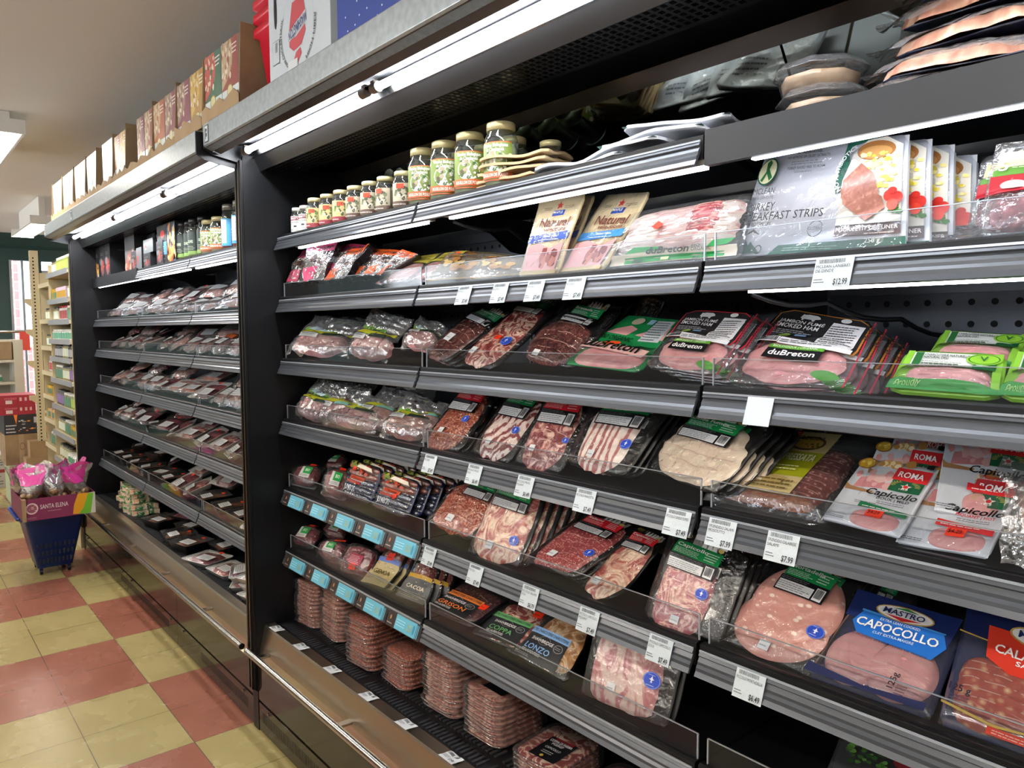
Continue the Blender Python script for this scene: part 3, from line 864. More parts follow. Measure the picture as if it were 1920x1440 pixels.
for px, p, l in (((805, 1045), '$7.49', ['PICCOLO SOPRE']), ((891, 1078), '$7.49', ['PICCOLO']), ((993, 1122), '$6.79', ['PICCOLO SALAMI', 'DOUX']), ((1103, 1165), '$7.49', ['PICCOLO CAPICOLLO', 'PIQUANT']), ((1237, 1222), '$7.49', ['PICCOLO CAPICOLLO', 'DOUX'])):
    price_tag(px, 1, 4, p, l)
price_tag((1405, 1293), 2, 4, '$6.49', ['PICCOLO MORTADELLA'])
# blue promotion strips in the two lowest rails of the left bay
for si in (4, 5):
    a = shelf_of(shN, 0, si); zt = a[3]
    for k in range(5):
        xx = -2.70 + k * .186
        def fn(u, v, L): return (xx + u * .182, YR - .0195 + .017 * v - L * .6, zt - .045 + v * .043 + L * .2)
        art('promotion_card', [('r', 0, 0, 1, 1, '2e2624'), ('r', .26, .04, .86, .96, '66b4cc'), ('f', .30, .3, .56, .8, 3, 'a8dcE8'.lower()), ('t', '3.5', .62, .3, .74, .38, 'b8b060'), ('e', .8, .5, .03, .3, '3a8cb0'),
                               ('r', .88, .1, .9, .9, '66b4cc'), ('r', .92, .1, .94, .9, '66b4cc'), ('e', .12, .6, .025, .14, 'b0805c'), ('f', .05, .2, .2, .4, 1, 'b0a090')], fn, a[2], cell=.5)
# torn shelf tickets on the steel ledge
ap = [c for c in kids(near) if c.name.startswith('front_apron')][0]
for k, (px, py) in enumerate([(520, 1178), (567, 1211), (622, 1255), (690, 1305), (760, 1357), (848, 1418)]):
    p = onplane((px, py), np.array([0, 1.085, .403]), np.array([0, 0, 1.]))
    def fn(u, v, L): return (p[0] - .03 + .06 * u + .008 * v, 1.066 + .036 * v, .4035 + L + .002 * math.sin(u * 9) * v)
    art('ledge_ticket', [('r', 0, 0, 1, 1, 'd4d8da'), ('b', .1, .65, .8, .9, 18, greyink), ('f', .08, .2, .5, .5, 3, greyink)] + ([('t', '$7.49', .6, .12, .92, .2, ink)] if k == 5 else []), fn, ap, cell=.2)
# cables under the shelves
for pts in ([(-1.66, 1.19, 1.79), (-1.62, 1.35, 1.78), (-1.60, 1.5, 1.72), (-1.59, 1.58, 1.64)], [(-.76, 1.19, 1.565), (-.68, 1.30, 1.55), (-.60, 1.42, 1.52), (-.55, 1.55, 1.49)], [(-2.45, 1.4, 1.58), (-2.40, 1.5, 1.56), (-2.38, 1.58, 1.47)], [(-.45, 1.5, .75), (-.5, 1.55, .85), (-.5, 1.58, .95)]):
    pp = []
    for i in range(13):
        t = i / 12 * (len(pts) - 1); j = min(int(t), len(pts) - 2); f_ = t - j
        pp.append(Vector(pts[j]).lerp(Vector(pts[j + 1]), f_) + Vector((0, 0, -.012 * math.sin(PI * f_))))
    o = B().pipe(pp, .0045, blackp, 8).build('cable', near); o.matrix_parent_inverse = Matrix.Translation(-near.location)

# ------------------------------------------------------------------ packs of cold cuts in the nearer fridge
def remap(els, u0, v0, u1, v1):
    """artwork drawn in 0..1 laid into a rectangle of the pack"""
    U = lambda u: u0 + (u1 - u0) * u
    V = lambda v: v0 + (v1 - v0) * v
    su, sv = u1 - u0, v1 - v0
    out = []
    for e in els:
        t = e[0]
        if t in 'rfbs' and t != 's' : out.append((t, U(e[1]), V(e[2]), U(e[3]), V(e[4])) + tuple(e[5:]))
        elif t == 's': out.append((t, U(e[1]), V(e[2]), U(e[3]), V(e[4]), e[5], e[6] * su, e[7]))
        elif t == 'q': out.append((t, [(U(a), V(b)) for a, b in e[1]], e[2]))
        elif t == 'p': out.append((t, [(U(a), V(b)) for a, b in e[1]], e[2]))
        elif t == 'e': out.append((t, U(e[1]), V(e[2]), e[3] * su, e[4] * sv, e[5]))
        elif t == 'o': out.append((t, U(e[1]), V(e[2]), e[3] * su, e[4] * sv, e[5], e[6]))
        elif t == 't':
            r = (t, e[1], U(e[2]), V(e[3]), U(e[4]), e[5] * sv, e[6])
            if len(e) > 7: r += (e[7],)
            if len(e) > 8: r += (e[8] * su / sv if sv else 0,)
            if len(e) > 9: r += (e[9] * sv,)
            out.append(r)
        elif t == 'v': out.append((t, e[1], U(e[2]), V(e[3]), V(e[4]), e[5] * su, e[6]))
        elif t == 'a': out.append((t, e[1], U(e[2]), V(e[3]), e[4] * su, e[5] * sv, e[6], e[7], e[8] * sv, e[9]))
    return out

BADGE = [('e', .5, .5, .5, .5, '2148c0'), ('o', .5, .5, .47, .47, .06, '8aa4e8'), ('p', [(.44, .36), (.56, .36), (.53, .5), (.66, .56), (.56, .6), (.5, .78), (.44, .6), (.34, .56), (.47, .5)], 'e8eefc'), ('f', .28, .18, .72, .28, 1, 'c8d4f8'), ('f', .3, .8, .7, .88, 1, 'c8d4f8')]
def badge(p, u, v, r=.075):
    q = r * p.w / p.h
    p.art('origin_badge', remap(BADGE, u - r, v - q * .8, u + r, v + q * .8), .003)
def price_sticker(p, u, v, w=.1, txt=None, col=None, rot=.3):
    h = w * p.w / p.h * .6
    els = [('q', [(u, v), (u + w, v + rot * h * .5), (u + w - rot * .1 * w, v + h + rot * h * .5), (u - rot * .1 * w, v + h)], col or redst)]
    if txt: els.append(('t', txt, u + w * .12, v + h * .35, u + w * .85, h * .45, ink, .0))
    else: els.append(('f', u + w * .15, v + h * .4, u + w * .8, v + h * .7, 1, '8a2010'))
    p.art('price_sticker', els, .0042)
def white_sticker(p, u, v, w=.11):
    h = w * p.w / p.h * .8
    p.art('white_sticker', [('r', u, v, u + w, v + h, 'dfe3e6'), ('f', u + w * .1, v + h * .3, u + w * .9, v + h * .7, 1, 'aab0b4')], .004)

def plabel(col, title, sub=True):
    e = [('r', 0, .74, 1, 1, '15161a'), ('r', .30, .74, 1, 1, '8e908c'), ('s', .32, .78, .98, .98, 26, .05, ['1c1e22', '1c1e22', 'd8dad8'])]
    for x in (.42, .54, .66, .76): e += [('p', [(x - .05, .75), (x + .05, .75), (x + .03, .9), (x + .01, .97), (x - .02, .97), (x - .03, .88)], 'e4e6e4')]
    e += [('e', .9, .82, .06, .055, 'c8b060'), ('r', .03, .86, .25, .97, '1a1a10'), ('o', .14, .915, .12, .07, .12, 'b09a40'), ('t', 'PICCOLO', .05, .89, .23, .045, 'c8b050', .03),
          ('r', 0, .38, 1, .74, col), ('t', title, .06, .60, min(.8, .06 + .075 * len(title)), .09, 'f4f6f2', .03),
          ('f', .06, .42, .62, .57, 4, 'cfe8d8' if col.startswith('1') else 'f4c8c8'), ('f', .70, .44, .96, .70, 4, 'cfe8d8' if col.startswith('1') else 'f4c8c8'),
          ('r', -.02, 0, 1.02, .38, '101114'), ('r', .01, .03, .76, .26, 'e4e6e8'), ('r', .80, .03, .98, .32, 'e4e6e8'), ('b', .82, .08, .96, .30, 9, '16161a'), ('f', .03, .05, .74, .24, 4, '9a9ea4'), ('f', .04, .28, .74, .36, 2, '6a6e74')]
    return e
GRN, RED = '128a4a', 'd61f2c'

vacf = film('vacuum_film', 'ffffff', .07, .012, 36., 1., .05, .008)
def piccolo(name, label, quad, mm, col, title, me, lab, bdg=None, ost=None, wst=None, tilt=52, behind=(), blabel=None, group=None, **kw):
    p = Pack(name, label, 'cold cuts', quad, tilt, **kw)
    p.sheet('black_backing', vacblack, .0025, .1, rough_edge=.02)
    for m_ in (me if isinstance(me, list) else [me]): p.meat(mm, **m_)
    p.film(vacf, wr=.0026)
    p.art('label', remap(plabel(col, title), *lab))
    if bdg: badge(p, *bdg)
    if wst: white_sticker(p, *wst)
    if ost: price_sticker(p, *ost)
    if behind: p.more(behind, blabel, group)
    return p

def bh(n, dz=-.016, dy=.008, dx=.004): return [(dx * (i + 1), dy * (i + 1), dz * (i + 1)) for i in range(n)]

# ---- fourth row (z 1.16)
piccolo('sausage_slice_pack', 'black pack of dark spicy sausage slices with red label, beside the clear ham bags', [(788, 832), (862, 850), (938, 742), (872, 728)], chorizo, RED, 'Chorizo',
        dict(cu=.48, cv=.40, ru=.42, rv=.42, t=.01, layers=6), (.14, .50, .80, .94), (.72, .42, .08), None, (.3, .17, .12), ext=.16, behind=bh(2), blabel='black pack hidden behind the dark sausage slices with red label', group='packs behind the dark sausage pack')
piccolo('cured_ham_pack', 'black pack of white and dark marbled cured ham, green label, fourth row', [(883, 850), (955, 874), (1040, 748), (962, 733)], pancet, GRN, 'Prosciutto',
        dict(cu=.48, cv=.42, ru=.42, rv=.43, t=.009, layers=5), (.16, .48, .80, .92), (.76, .36, .08), None, (.28, .14, .11), ext=.2)
piccolo('cured_ham_pack', 'black pack of dark red cured ham strips with red label, fourth row', [(966, 872), (1052, 893), (1118, 755), (1030, 744)], hamd, RED, 'Prosciutto',
        dict(cu=.46, cv=.42, ru=.42, rv=.44, t=.009, layers=8), (.14, .48, .86, .92), (.86, .34, .06), None, (.22, .16, .12), ext=.2)
piccolo('pancetta_pack', 'wide black pack of pale streaky pancetta, green label, fourth row', [(1062, 868), (1172, 897), (1268, 760), (1112, 748)], bacon, GRN, 'Pancetta',
        dict(cu=.47, cv=.38, ru=.34, rv=.42, t=.009, layers=3), (.26, .48, .84, .92), (.78, .32, .07), None, (.34, .1, .1), ext=.2, behind=bh(2), blabel='black pack standing behind the pale streaky pancetta', group='packs behind the pancetta')
p = piccolo('smoked_turkey_pack', 'black pack of round cream-coloured smoked turkey slices, green label reading Dinde Fumée', [(1208, 878), (1345, 930), (1462, 795), (1296, 762)], turkey, GRN, 'Dinde Fumée',
        [dict(cu=.52, cv=.36, ru=.47, rv=.36, t=.012, p=2.4, layers=5, lay=.002, dirn=-1, na=56), dict(cu=.49, cv=.60, ru=.40, rv=.28, t=.012, p=2.3)], (.22, .50, .80, .94), tilt=48, behind=bh(3), blabel='black pack standing behind the smoked turkey slices', group='packs behind the smoked turkey')
# black hang tag
t = Pack('hang_tag', 'black card tag with white print hanging at the back of the fourth row', 'tag', [(1462, 826), (1498, 832), (1512, 792), (1468, 786)], 82, y0=1.45, yaw=0, wave=.004)
t.sheet('card', M('tag_black', '121214', .4), .001, .03); t.art('print', [('t', 'PureVolt', .12, .82, .8, .11, 'e8e8e8'), ('t', 'EXTENSION CORD', .1, .60, .95, .08, 'd8d8d8'), ('t', 'POWER CA', .1, .46, .75, .08, 'd8d8d8'), ('f', .1, .1, .8, .36, 3, 'c0c0c0')], -.003)

# soppressata tray
p = Pack('salami_tray_pack', 'big clear tray pack of soppressata slices with yellow-green paper label', 'cold cuts', [(1318, 940), (1545, 985), (1655, 845), (1442, 826)], 28, wave=.001, span=10)
p.sheet('clear_tray', filmt, .012, .12, nu=12, nv=12, z=-.02)
p.meat(salami2, cu=.5, cv=.48, ru=.40, rv=.40, t=.022, p=5, layers=14, lay=.0022, nr=16, na=56)
p.meat(meat('tray_bottom_meat', [(.3, 'a0502c'), (.6, 'b87048')], 30), cu=.5, cv=.13, ru=.36, rv=.07, t=.020, p=5, name='lower_slices')
p.film(filmh, wr=.0014, i=.0, taut=.0255)
p.flat_art('paper_label', remap([('r', 0, 0, 1, 1, 'd4c08a'), ('r', 0, .26, 1, .66, 'a4a81e'), ('e', .5, .80, .36, .12, '5a4820'), ('e', .5, .80, .31, .09, 'c8a850'), ('s', .25, .72, .75, .82, 26, .03, ['7a3020', '4a6a20', 'c8a040']), ('t', 'SPLENDIDO', .22, .84, .78, .06, '2a1c10', .03),
       ('r', .03, .86, .2, .99, 'd22026'), ('t', 'PC', .06, .90, .17, .05, 'ffffff'), ('t', 'SOPPRESSATA', .05, .48, .95, .11, 'eef0c8', .03), ('f', .2, .32, .8, .42, 2, 'e0e4a0'), ('f', .06, .04, .94, .2, 3, '7a6430'), ('r', .3, .10, .7, .22, 'bca468'), ('t', '300 g', .05, .06, .2, .06, '4a3820')], .30, .10, .70, .98), .0265)

# Roma capicollo envelopes
def roma(col, sub, hot):
    g = '1e5a3c'
    e = [('r', 0, 0, 1, 1, 'dfe4ec'), ('p', [(0, 1), (.95, 1), (.72, .82), (.62, .74), (.44, .60), (.06, .56), (0, .58)], 'e8a4a4'), ('p', [(.02, .60), (.40, .70), (.62, .92), (.2, .88)], 'eebcb8'), ('p', [(.1, .56), (.55, .60), (.36, .80), (.12, .72)], 'dc8c90'), ('p', [(.18, .74), (.5, .84), (.68, .80), (.4, .66)], 'f2c6c0'),
         ('s', .02, .62, .6, .84, 10, .05, ['f0b8b4', 'e49c9c', 'eab0ae']), ('p', [(0, .60), (.06, .56), (.40, .53), (.38, .50), (.02, .50)], 'a87848'),
         ('e', .1, .93, .13, .085, 'a06c30'), ('e', .1, .93, .10, .065, 'd8b430'), ('s', .03, .89, .18, .97, 10, .03, ['e8cc58', 'c09820']), ('s', .26, .92, .7, 1., 8, .07, ['c89858', 'e8d8a8', 'a87c40', 'f0e4c4']),
         ('r', .56, .58, .96, .90, g), ('r', .54, .74, .98, .92, 'cf2a30'), ('t', 'ROMA', .60, .78, .92, .08, 'ffffff', .04), ('p', [(.76 + .075 * math.sin(k * PI / 5) * (1 if k % 2 == 0 else .45), .655 + .055 * math.cos(k * PI / 5) * (1 if k % 2 == 0 else .45)) for k in range(10)], 'e8e0d8'),
         ('e', .76, .655, .03, .022, 'cf2a30'), ('a', '((((((', .76, .655, .14, .055, 3.4, 2.0, .02, 'b8b060'), ('a', '))))))', .76, .655, .14, .055, -.2, 1.1, .02, 'b8b060'), ('t', '1952', .71, .59, .81, .02, 'e8e0d8'),
         ('t', 'Capicollo', .34, .455, .99, .085, '121214', .035, .3), ('t', sub, .52, .405, .93, .034, col if hot else '2a2a2c', .02), ('f', .55, .345, .9, .39, 2, '5a5c60'),
         ('q', [(.36, .255), (.98, .215), (.98, .285), (.36, .335)], col), ('f', .42, .265, .92, .29, 1, 'e8e8e8'), ('f', .02, .02, .35, .06, 2, '50525a'), ('r', .9, .93, .99, .99, '18181c')]
    return e
def roma_pack(label, quad, col, sub, hot, lean=42, sticker=True, **kw):
    p = Pack('capicollo_envelope', label, 'cold cuts', quad, lean, wave=.0015, span=2, yaw=kw.pop('yaw', None), **kw)
    p.sheet('printed_envelope', M('envelope_white', 'd8dde6', .35), .004, .03)
    p.art('front_print', roma(col, sub, hot), -.001)
    p.meat(ham, cu=.62, cv=.14, ru=.30, rv=.13, t=.006, p=2.6, name='window_ham', rag=.01)
    p.film(filmc, wr=.0009, lift=.003)
    if sticker: price_sticker(p, .52, .13, .2, '$4.29', rot=.1)
    return p
roma_pack('white and pink capicollo envelope with green mild band, front of its pile', [(1542, 975), (1688, 1012), (1762, 884), (1622, 862)], '1e6a44', 'DOUX | MILD', False)
roma_pack('white and pink capicollo envelope with red hot band and orange price, beside the mild one', [(1680, 1018), (1853, 1050), (1925, 905), (1752, 880)], 'cf2a30', 'PIQUANT | HOT', True)
for q, l, y, c, s, h in (([(1600, 950), (1740, 985), (1775, 846), (1650, 832)], 'mild capicollo envelope peeking out second behind the front mild one', 1.235, '1e6a44', 'DOUX | MILD', False),
                   ([(1640, 930), (1750, 960), (1790, 824), (1684, 806)], 'mild capicollo envelope at the back of the pile, only its top showing', 1.275, '1e6a44', 'DOUX | MILD', False),
                   ([(1752, 960), (1905, 985), (1945, 826), (1778, 806)], 'hot capicollo envelope standing behind the front hot one', 1.24, 'cf2a30', 'PIQUANT | HOT', True)):
    roma_pack(l, q, c, s, h, 42, False, y0=y)
# crumpled clear pouch at the frame's right edge
p = Pack('clear_pouch', 'crumpled clear pouch on the fourth row at the right edge of the photo', 'pouch', [(1868, 1085), (2000, 1110), (2010, 925), (1880, 905)], 60, y0=1.185, wave=.006)
p.meat(paleraw, cu=.6, cv=.6, ru=.3, rv=.3, t=.012); p.film(filmk, wr=.006, ragged=.08)
MP = Pack('clear_pouch', 'second clear pouch half hidden behind the one at the right edge', 'pouch', [(1835, 1010), (1990, 1040), (2000, 880), (1880, 860)], 55, y0=1.24, wave=.006)
MP.meat(paleraw, cu=.6, cv=.6, ru=.25, rv=.2, t=.01); MP.film(filmk, wr=.005, ragged=.08)

# ---- fifth row (z .90)
piccolo('sausage_slice_pack', 'black pack of brown-red sausage slices, green label reading Soprassata, fifth row', [(798, 980), (888, 1016), (952, 914), (874, 890)], chorizo, GRN, 'Soprassata',
        dict(cu=.5, cv=.40, ru=.46, rv=.42, t=.011, layers=5, rag=.05), (.36, .55, .92, .96), None, None, (.38, .12, .13), ext=.14, y0=1.19)
piccolo('cured_coppa_pack', 'black pack of pale marbled coppa, orange sticker, hanging over the fifth row edge', [(880, 1038), (976, 1068), (1028, 928), (940, 898)], coppal, GRN, 'Capocollo',
        dict(cu=.47, cv=.44, ru=.46, rv=.46, t=.012, layers=3, p=4, na=56), (.16, .56, .84, .92), (.80, .26, .085), (.50, .58, .12, None, None, 1.2), (.34, .1, .13), tilt=58, behind=bh(4, -.02, .012, .012), blabel='black pack leaning behind the pale marbled coppa', group='packs behind the pale coppa', y0=1.185, ext=.14)
piccolo('salami_pack', 'wide black pack of fine pink salami in two columns, red label reading Salami', [(982, 1052), (1078, 1088), (1212, 992), (1108, 950)], salami, RED, 'Salami',
        [dict(cu=.36, cv=.44, ru=.28, rv=.43, t=.009, layers=9, p=3.2), dict(cu=.64, cv=.46, ru=.28, rv=.43, t=.010, layers=9, p=3.2)], (.22, .60, .84, .94), (.84, .36, .075), None, (.32, .14, .12), tilt=48, behind=bh(2), blabel='black pack standing behind the pink two-column salami', group='packs behind the salami')
piccolo('cured_coppa_pack', 'narrow twisted black pack of pink capicollo with red label beside the salami', [(1092, 1108), (1150, 1130), (1256, 1016), (1192, 990)], coppal, RED, 'Capicollo',
        dict(cu=.46, cv=.44, ru=.48, rv=.46, t=.009, layers=8, p=4), (.22, .66, .94, 1.0), None, None, (.2, .1, .2), tilt=52, wave=.004)
piccolo('capicollo_pack', 'large black pack of pink capicollo slices, green label reading Capicollo', [(1205, 1158), (1352, 1212), (1414, 1040), (1264, 982)], meat('pink_capicollo', [(.0, 'ecc8bc'), (.16, 'd09a94'), (.4, 'b86a72'), (1., 'a85a66')], 20, 'vein'), GRN, 'Capicollo',
        dict(cu=.42, cv=.36, ru=.31, rv=.40, t=.013, layers=9, p=4.5, lay=.002), (.17, .55, .74, .96), (.66, .40, .075), None, (.42, .03, .1), tilt=56, y0=1.186, wave=.004, behind=bh(3), blabel='black pack standing behind the large capicollo', group='packs behind the capicollo')
p = piccolo('mortadella_pack', 'black pack of two big round mortadella slices with white fat spots, green label', [(1352, 1212), (1520, 1284), (1636, 1088), (1475, 1030)], mort, GRN, 'Mortadella',
        [dict(cu=.47, cv=.30, ru=.50, rv=.30, t=.010, p=2., layers=0, rag=.0, na=64), dict(cu=.50, cv=.50, ru=.48, rv=.38, t=.016, p=2., rag=.0, na=64)], (.26, .55, .78, .94), (.86, .34, .09), None, (.42, .05, .12), tilt=44, wave=.002, behind=bh(2), blabel='black pack standing behind the mortadella', group='packs behind the mortadella')

def mastro(label, quad, els, mm, disks, **kw):
    p = Pack('sliced_meat_pack', label, 'cold cuts', quad, kw.pop('tilt', 42), wave=.0015, **kw)
    p.sheet('navy_card', M('navy_card', '14224e', .35), .0025, .06)
    for d in disks: p.meat(mm, **d)
    p.film(filmt, wr=.0016, taut=.0175, i=0.)
    p.flat_art('printed_label', els, .0185)
    return p
mastro('navy pack of round pink ham slices with bright blue banner, fifth row', [(1512, 1268), (1745, 1352), (1812, 1178), (1616, 1118)],
    [('p', [(.04, .70), (.96, .66), (1., 1.), (0, 1.)], '14245a'), ('p', [(.18, .80), (.90, .80), (.96, .66), (.88, .50), (.22, .55), (.13, .66)], '2272d0'), ('p', [(.16, .79), (.92, .79), (.92, .80), (.16, .81)], '4a9ae8'),
     ('e', .53, .865, .27, .085, 'b89a50'), ('e', .53, .865, .255, .072, 'e8e8ea'), ('p', [(.36, .83), (.53, .79), (.70, .83)], 'c8242c'), ('p', [(.40, .91), (.53, .937), (.66, .91)], '1e7a40'), ('t', 'MASTRO', .34, .835, .72, .06, '14245a', .05),
     ('t', 'EXTRA LEAN COOKED', .36, .735, .72, .028, 'd8e8fc', .02), ('t', 'CAPOCOLLO', .18, .625, .90, .09, 'ffffff', .04), ('t', 'CUIT EXTRA-MAIGRE', .36, .575, .72, .028, 'd8e8fc', .02),
     ('t', 'MEAT PROTEIN 20% PROTÉINES DE VIANDE', .14, .51, .86, .026, '3a2a5a', .0, 0, -.03), ('v', '125g', .72, .10, .26, .05, '2a2030'), ('f', .74, .06, .82, .2, 5, '5a4a5a'),
     ('p', [(.02, 0), (.98, 0), (.98, .08), (.5, .04), (.02, .10)], '14245a')],
    ham, [dict(cu=.30, cv=.34, ru=.26, rv=.30, t=.013, p=2., layers=5, na=48, rag=0.), dict(cu=.68, cv=.34, ru=.28, rv=.31, t=.016, p=2., layers=5, na=48, rag=0.)], y0=1.19)
mastro('navy pack of calabrese salami with red banner at the right edge, fifth row', [(1758, 1358), (1965, 1432), (2030, 1215), (1815, 1142)],
    [('p', [(.04, .74), (.96, .70), (1., 1.), (0, 1.)], '14204e'), ('p', [(0, .735), (1, .70), (1, .71), (0, .745)], 'c8a850'), ('p', [(.24, .86), (1., .88), (1, .52), (.5, .52), (.28, .60)], 'd83a28'), ('e', .72, .87, .3, .09, 'b89a50'), ('e', .72, .87, .28, .075, 'e8e8ea'), ('t', 'MASTRO', .50, .84, .94, .06, '14245a', .05),
     ('t', 'SLICED', .62, .745, .82, .03, 'f8d8c8', .02), ('t', 'CALABRESE', .34, .655, .98, .07, 'ffffff', .04), ('t', 'SALAMI', .54, .595, .86, .04, 'ffffff', .03), ('t', '125 g', .04, .24, .24, .055, '1c1c3a', .02), ('f', .06, .15, .26, .22, 3, '4a3a5a'),
     ('p', [(0, .12), (.5, .06), (1, .10), (1, .115), (.5, .08), (0, .14)], 'c8a850'), ('r', .45, .0, 1, .06, 'd83a28'), ('f', .5, .01, .95, .05, 2, 'f0c0b0')],
    meat('calabrese', [(.0, 'f0d8bc'), (.2, 'dca880'), (.42, 'b8584a'), (1., '9c4038')], 70, 'voro'), [dict(cu=.5, cv=.34, ru=.42, rv=.30, t=.016, p=4, layers=8)])
# behind mastro
p = piccolo('mortadella_pack', 'black pack with green label half hidden between mortadella and navy ham pack', [(1560, 1240), (1660, 1280), (1725, 1130), (1625, 1082)], mort, GRN, 'Mortadella', dict(cu=.5, cv=.4, ru=.4, rv=.4, t=.01), (.1, .74, .7, 1.0), y0=1.30)

# ---- sixth row (z .66)
def shaw(label, quad, mm, col, title, sub, st=None, me=None, **kw):
    p = Pack('charcuterie_pack', label, 'cold cuts', quad, kw.pop('tilt', 38), wave=.0015, **kw)
    p.sheet('black_backing', vacblack, .0025, .06)
    p.meat(mm, **(me or dict(cu=.56, cv=.5, ru=.38, rv=.44, t=.009, p=5, layers=4)))
    p.film(filmc, wr=.0014)
    p.art('label', remap([('r', 0, 0, 1, 1, '26282c'), ('r', 0, .80, 1, 1, col), ('t', 'NOTRE CHARCUTERIE CHARCUTERIE', .02, .85, .98, .09, '26282c', .01), ('t', 'SHAWBRIDGE', .22, .58, .74, .10, 'f0f0f0', .04), ('o', .5, .66, .14, .14, .08, '8a8c90'), ('o', .86, .60, .10, .12, .12, 'a8aaac'), ('f', .80, .56, .92, .66, 2, 'a8aaac'),
          ('t', title, .22, .28, .22 + .11 * len(title), .17, col, .015), ('t', sub, .22, .16, .62, .08, 'e8e8e8', .01), ('f', .1, .04, .5, .12, 2, '9a9ca0')], .10, .03, .84, .60), .0028)
    if st: price_sticker(p, *st)
    return p
shaw('black pack of dark dried beef with orange-striped label reading Grison', [(786, 1136), (884, 1180), (962, 1126), (862, 1082)], bresa, 'e8823c', 'GRISON', 'DES LAURENTIDES', (.84, .42, .10))
shaw('black pack of marbled coppa with green-striped label reading Coppa', [(882, 1188), (985, 1228), (1046, 1158), (950, 1120)], coppa, '6ab070', 'COPPA', 'DES LAURENTIDES', (.72, .74, .15))
shaw('black pack of amber pork loin with light blue-striped label reading Lonzo', [(946, 1220), (1062, 1284), (1114, 1176), (1032, 1142)], lonzo, '8ab8ec', 'LONZO', 'DES LAURENTIDES', (.62, .98, .12), me=dict(cu=.60, cv=.52, ru=.38, rv=.47, t=.012, p=4, layers=3))
p = Pack('pancetta_pack', 'black pack of white fatty pancetta with blue oval badge, last in the sixth row', 'cold cuts', [(1092, 1300), (1252, 1368), (1285, 1236), (1120, 1168)], 56, wave=.003, y0=1.19)
p.sheet('black_backing', vacblack, .0025, .06); p.meat(meat('fat_pancetta', [(.3, 'b05c68'), (.42, 'cc8c90'), (.50, 'ecd0c8'), (.8, 'f2e2da')], 13, 'noise', (1.6, .7, 1), .5, 1.6), cu=.46, cv=.5, ru=.38, rv=.50, t=.012, p=5)
p.film(filmc, wr=.002); badge(p, .78, .56, .09); white_sticker(p, .33, .2, .09)
p.more(bh(1), 'black pack standing behind the white fatty pancetta')

def redpack(label, quad, **kw):
    p = Pack('meat_pack', label, 'meat pack', quad, kw.pop('tilt', 30), wave=.002, **kw)
    p.sheet('black_tray', vacblack, .004, .15)
    p.meat(redmeat, cu=.5, cv=.5, ru=.44, rv=.42, t=.028, p=2.6, rag=.05)
    p.film(filmc, wr=.003)
    p.art('label', remap([('r', 0, 0, 1, 1, 'e0e2e0'), ('r', .25, .35, 1, 1, '28a04c'), ('t', 'BIO', .45, .55, .85, .25, 'f0fff0', .03), ('f', .05, .08, .9, .28, 2, '7a7e80')], .36, .28, .72, .74), .004)
    price_sticker(p, .55, .84, .2)
    return p
for l, q, y in (('dark red meat pack with green label on the sixth row beside the end panel', [(538, 1030), (588, 1042), (612, 1002), (566, 992)], 1.20),
                ('second red meat pack with green label on the sixth row, set further back', [(596, 1008), (646, 1020), (660, 988), (618, 980)], 1.30),
                ('red meat pack with green label, third from the panel on the sixth row', [(590, 1050), (640, 1062), (662, 1024), (614, 1014)], 1.20),
                ('dark red meat pack with green label on the fifth row beside the end panel', [(542, 915), (592, 927), (614, 884), (562, 876)], 1.20),
                ('dark red meat pack with green label on the fifth row, second from the panel', [(600, 930), (648, 944), (668, 888), (618, 876)], 1.20),
                ('red meat pack lying at the back of the fifth row under the shelf', [(596, 880), (640, 888), (660, 862), (618, 856)], 1.34)):
    redpack(l, q, y0=y)
p = Pack('meat_pack', 'large dark red meat pack with maroon label in the middle of the sixth row', 'meat pack', [(634, 1070), (690, 1088), (718, 1034), (664, 1018)], 36, wave=.002)
p.sheet('black_tray', vacblack, .004, .15); p.meat(redmeat, ru=.46, rv=.44, t=.028, p=3); p.film(filmc, wr=.003); p.art('label', remap([('r', 0, 0, 1, 1, 'a02848'), ('f', .1, .1, .9, .9, 6, 'e0b0c0')], .4, .25, .8, .6), .004); price_sticker(p, .5, .08, .2)
p = Pack('meat_pack', 'red meat pack half hidden behind the large maroon-labelled one', 'meat pack', [(690, 1052), (735, 1062), (756, 1032), (708, 1020)], 30, y0=1.27, wave=.002)
p.sheet('black_tray', vacblack, .004, .15); p.meat(redmeat, ru=.46, rv=.44, t=.02, p=3); p.film(filmc, wr=.003); price_sticker(p, .5, .6, .2)
for l, q, c1, c2, tt in (('small pack of dry sausage with blue and straw-coloured label, sixth row', [(676, 1098), (724, 1112), (776, 1040), (734, 1026)], '5a78c8', 'c0b080', 'GENOA'),
                     ('small pack of dry sausage with grey and gold label, sixth row', [(742, 1118), (800, 1140), (828, 1066), (784, 1052)], 'c09a30', '5a5c5e', 'CACCIA')):
    p = Pack('dry_sausage_pack', l, 'cold cuts', q, 50, wave=.004, curl=.3)
    p.sheet('backing', vacblack, .002, .08); p.meat(salami2, cu=.55, cv=.74, ru=.38, rv=.26, t=.012, p=3); p.film(filmc, wr=.003)
    p.art('label', [('r', .04, .02, .96, .56, c2), ('r', .04, .56, .96, .66, c1), ('t', tt, .2, .3, .8, .1, 'e8e0c8' if c1 == 'c09a30' else '6a5a30', .03), ('f', .1, .08, .9, .24, 4, 'a09880')], .003)
    if c1 == '5a78c8': price_sticker(p, .4, .60, .3)
    p.more(bh(2, -.018, .006, .016), l.replace('small pack', 'hidden pack') + ', behind the front one', 'packs behind the dry sausages')

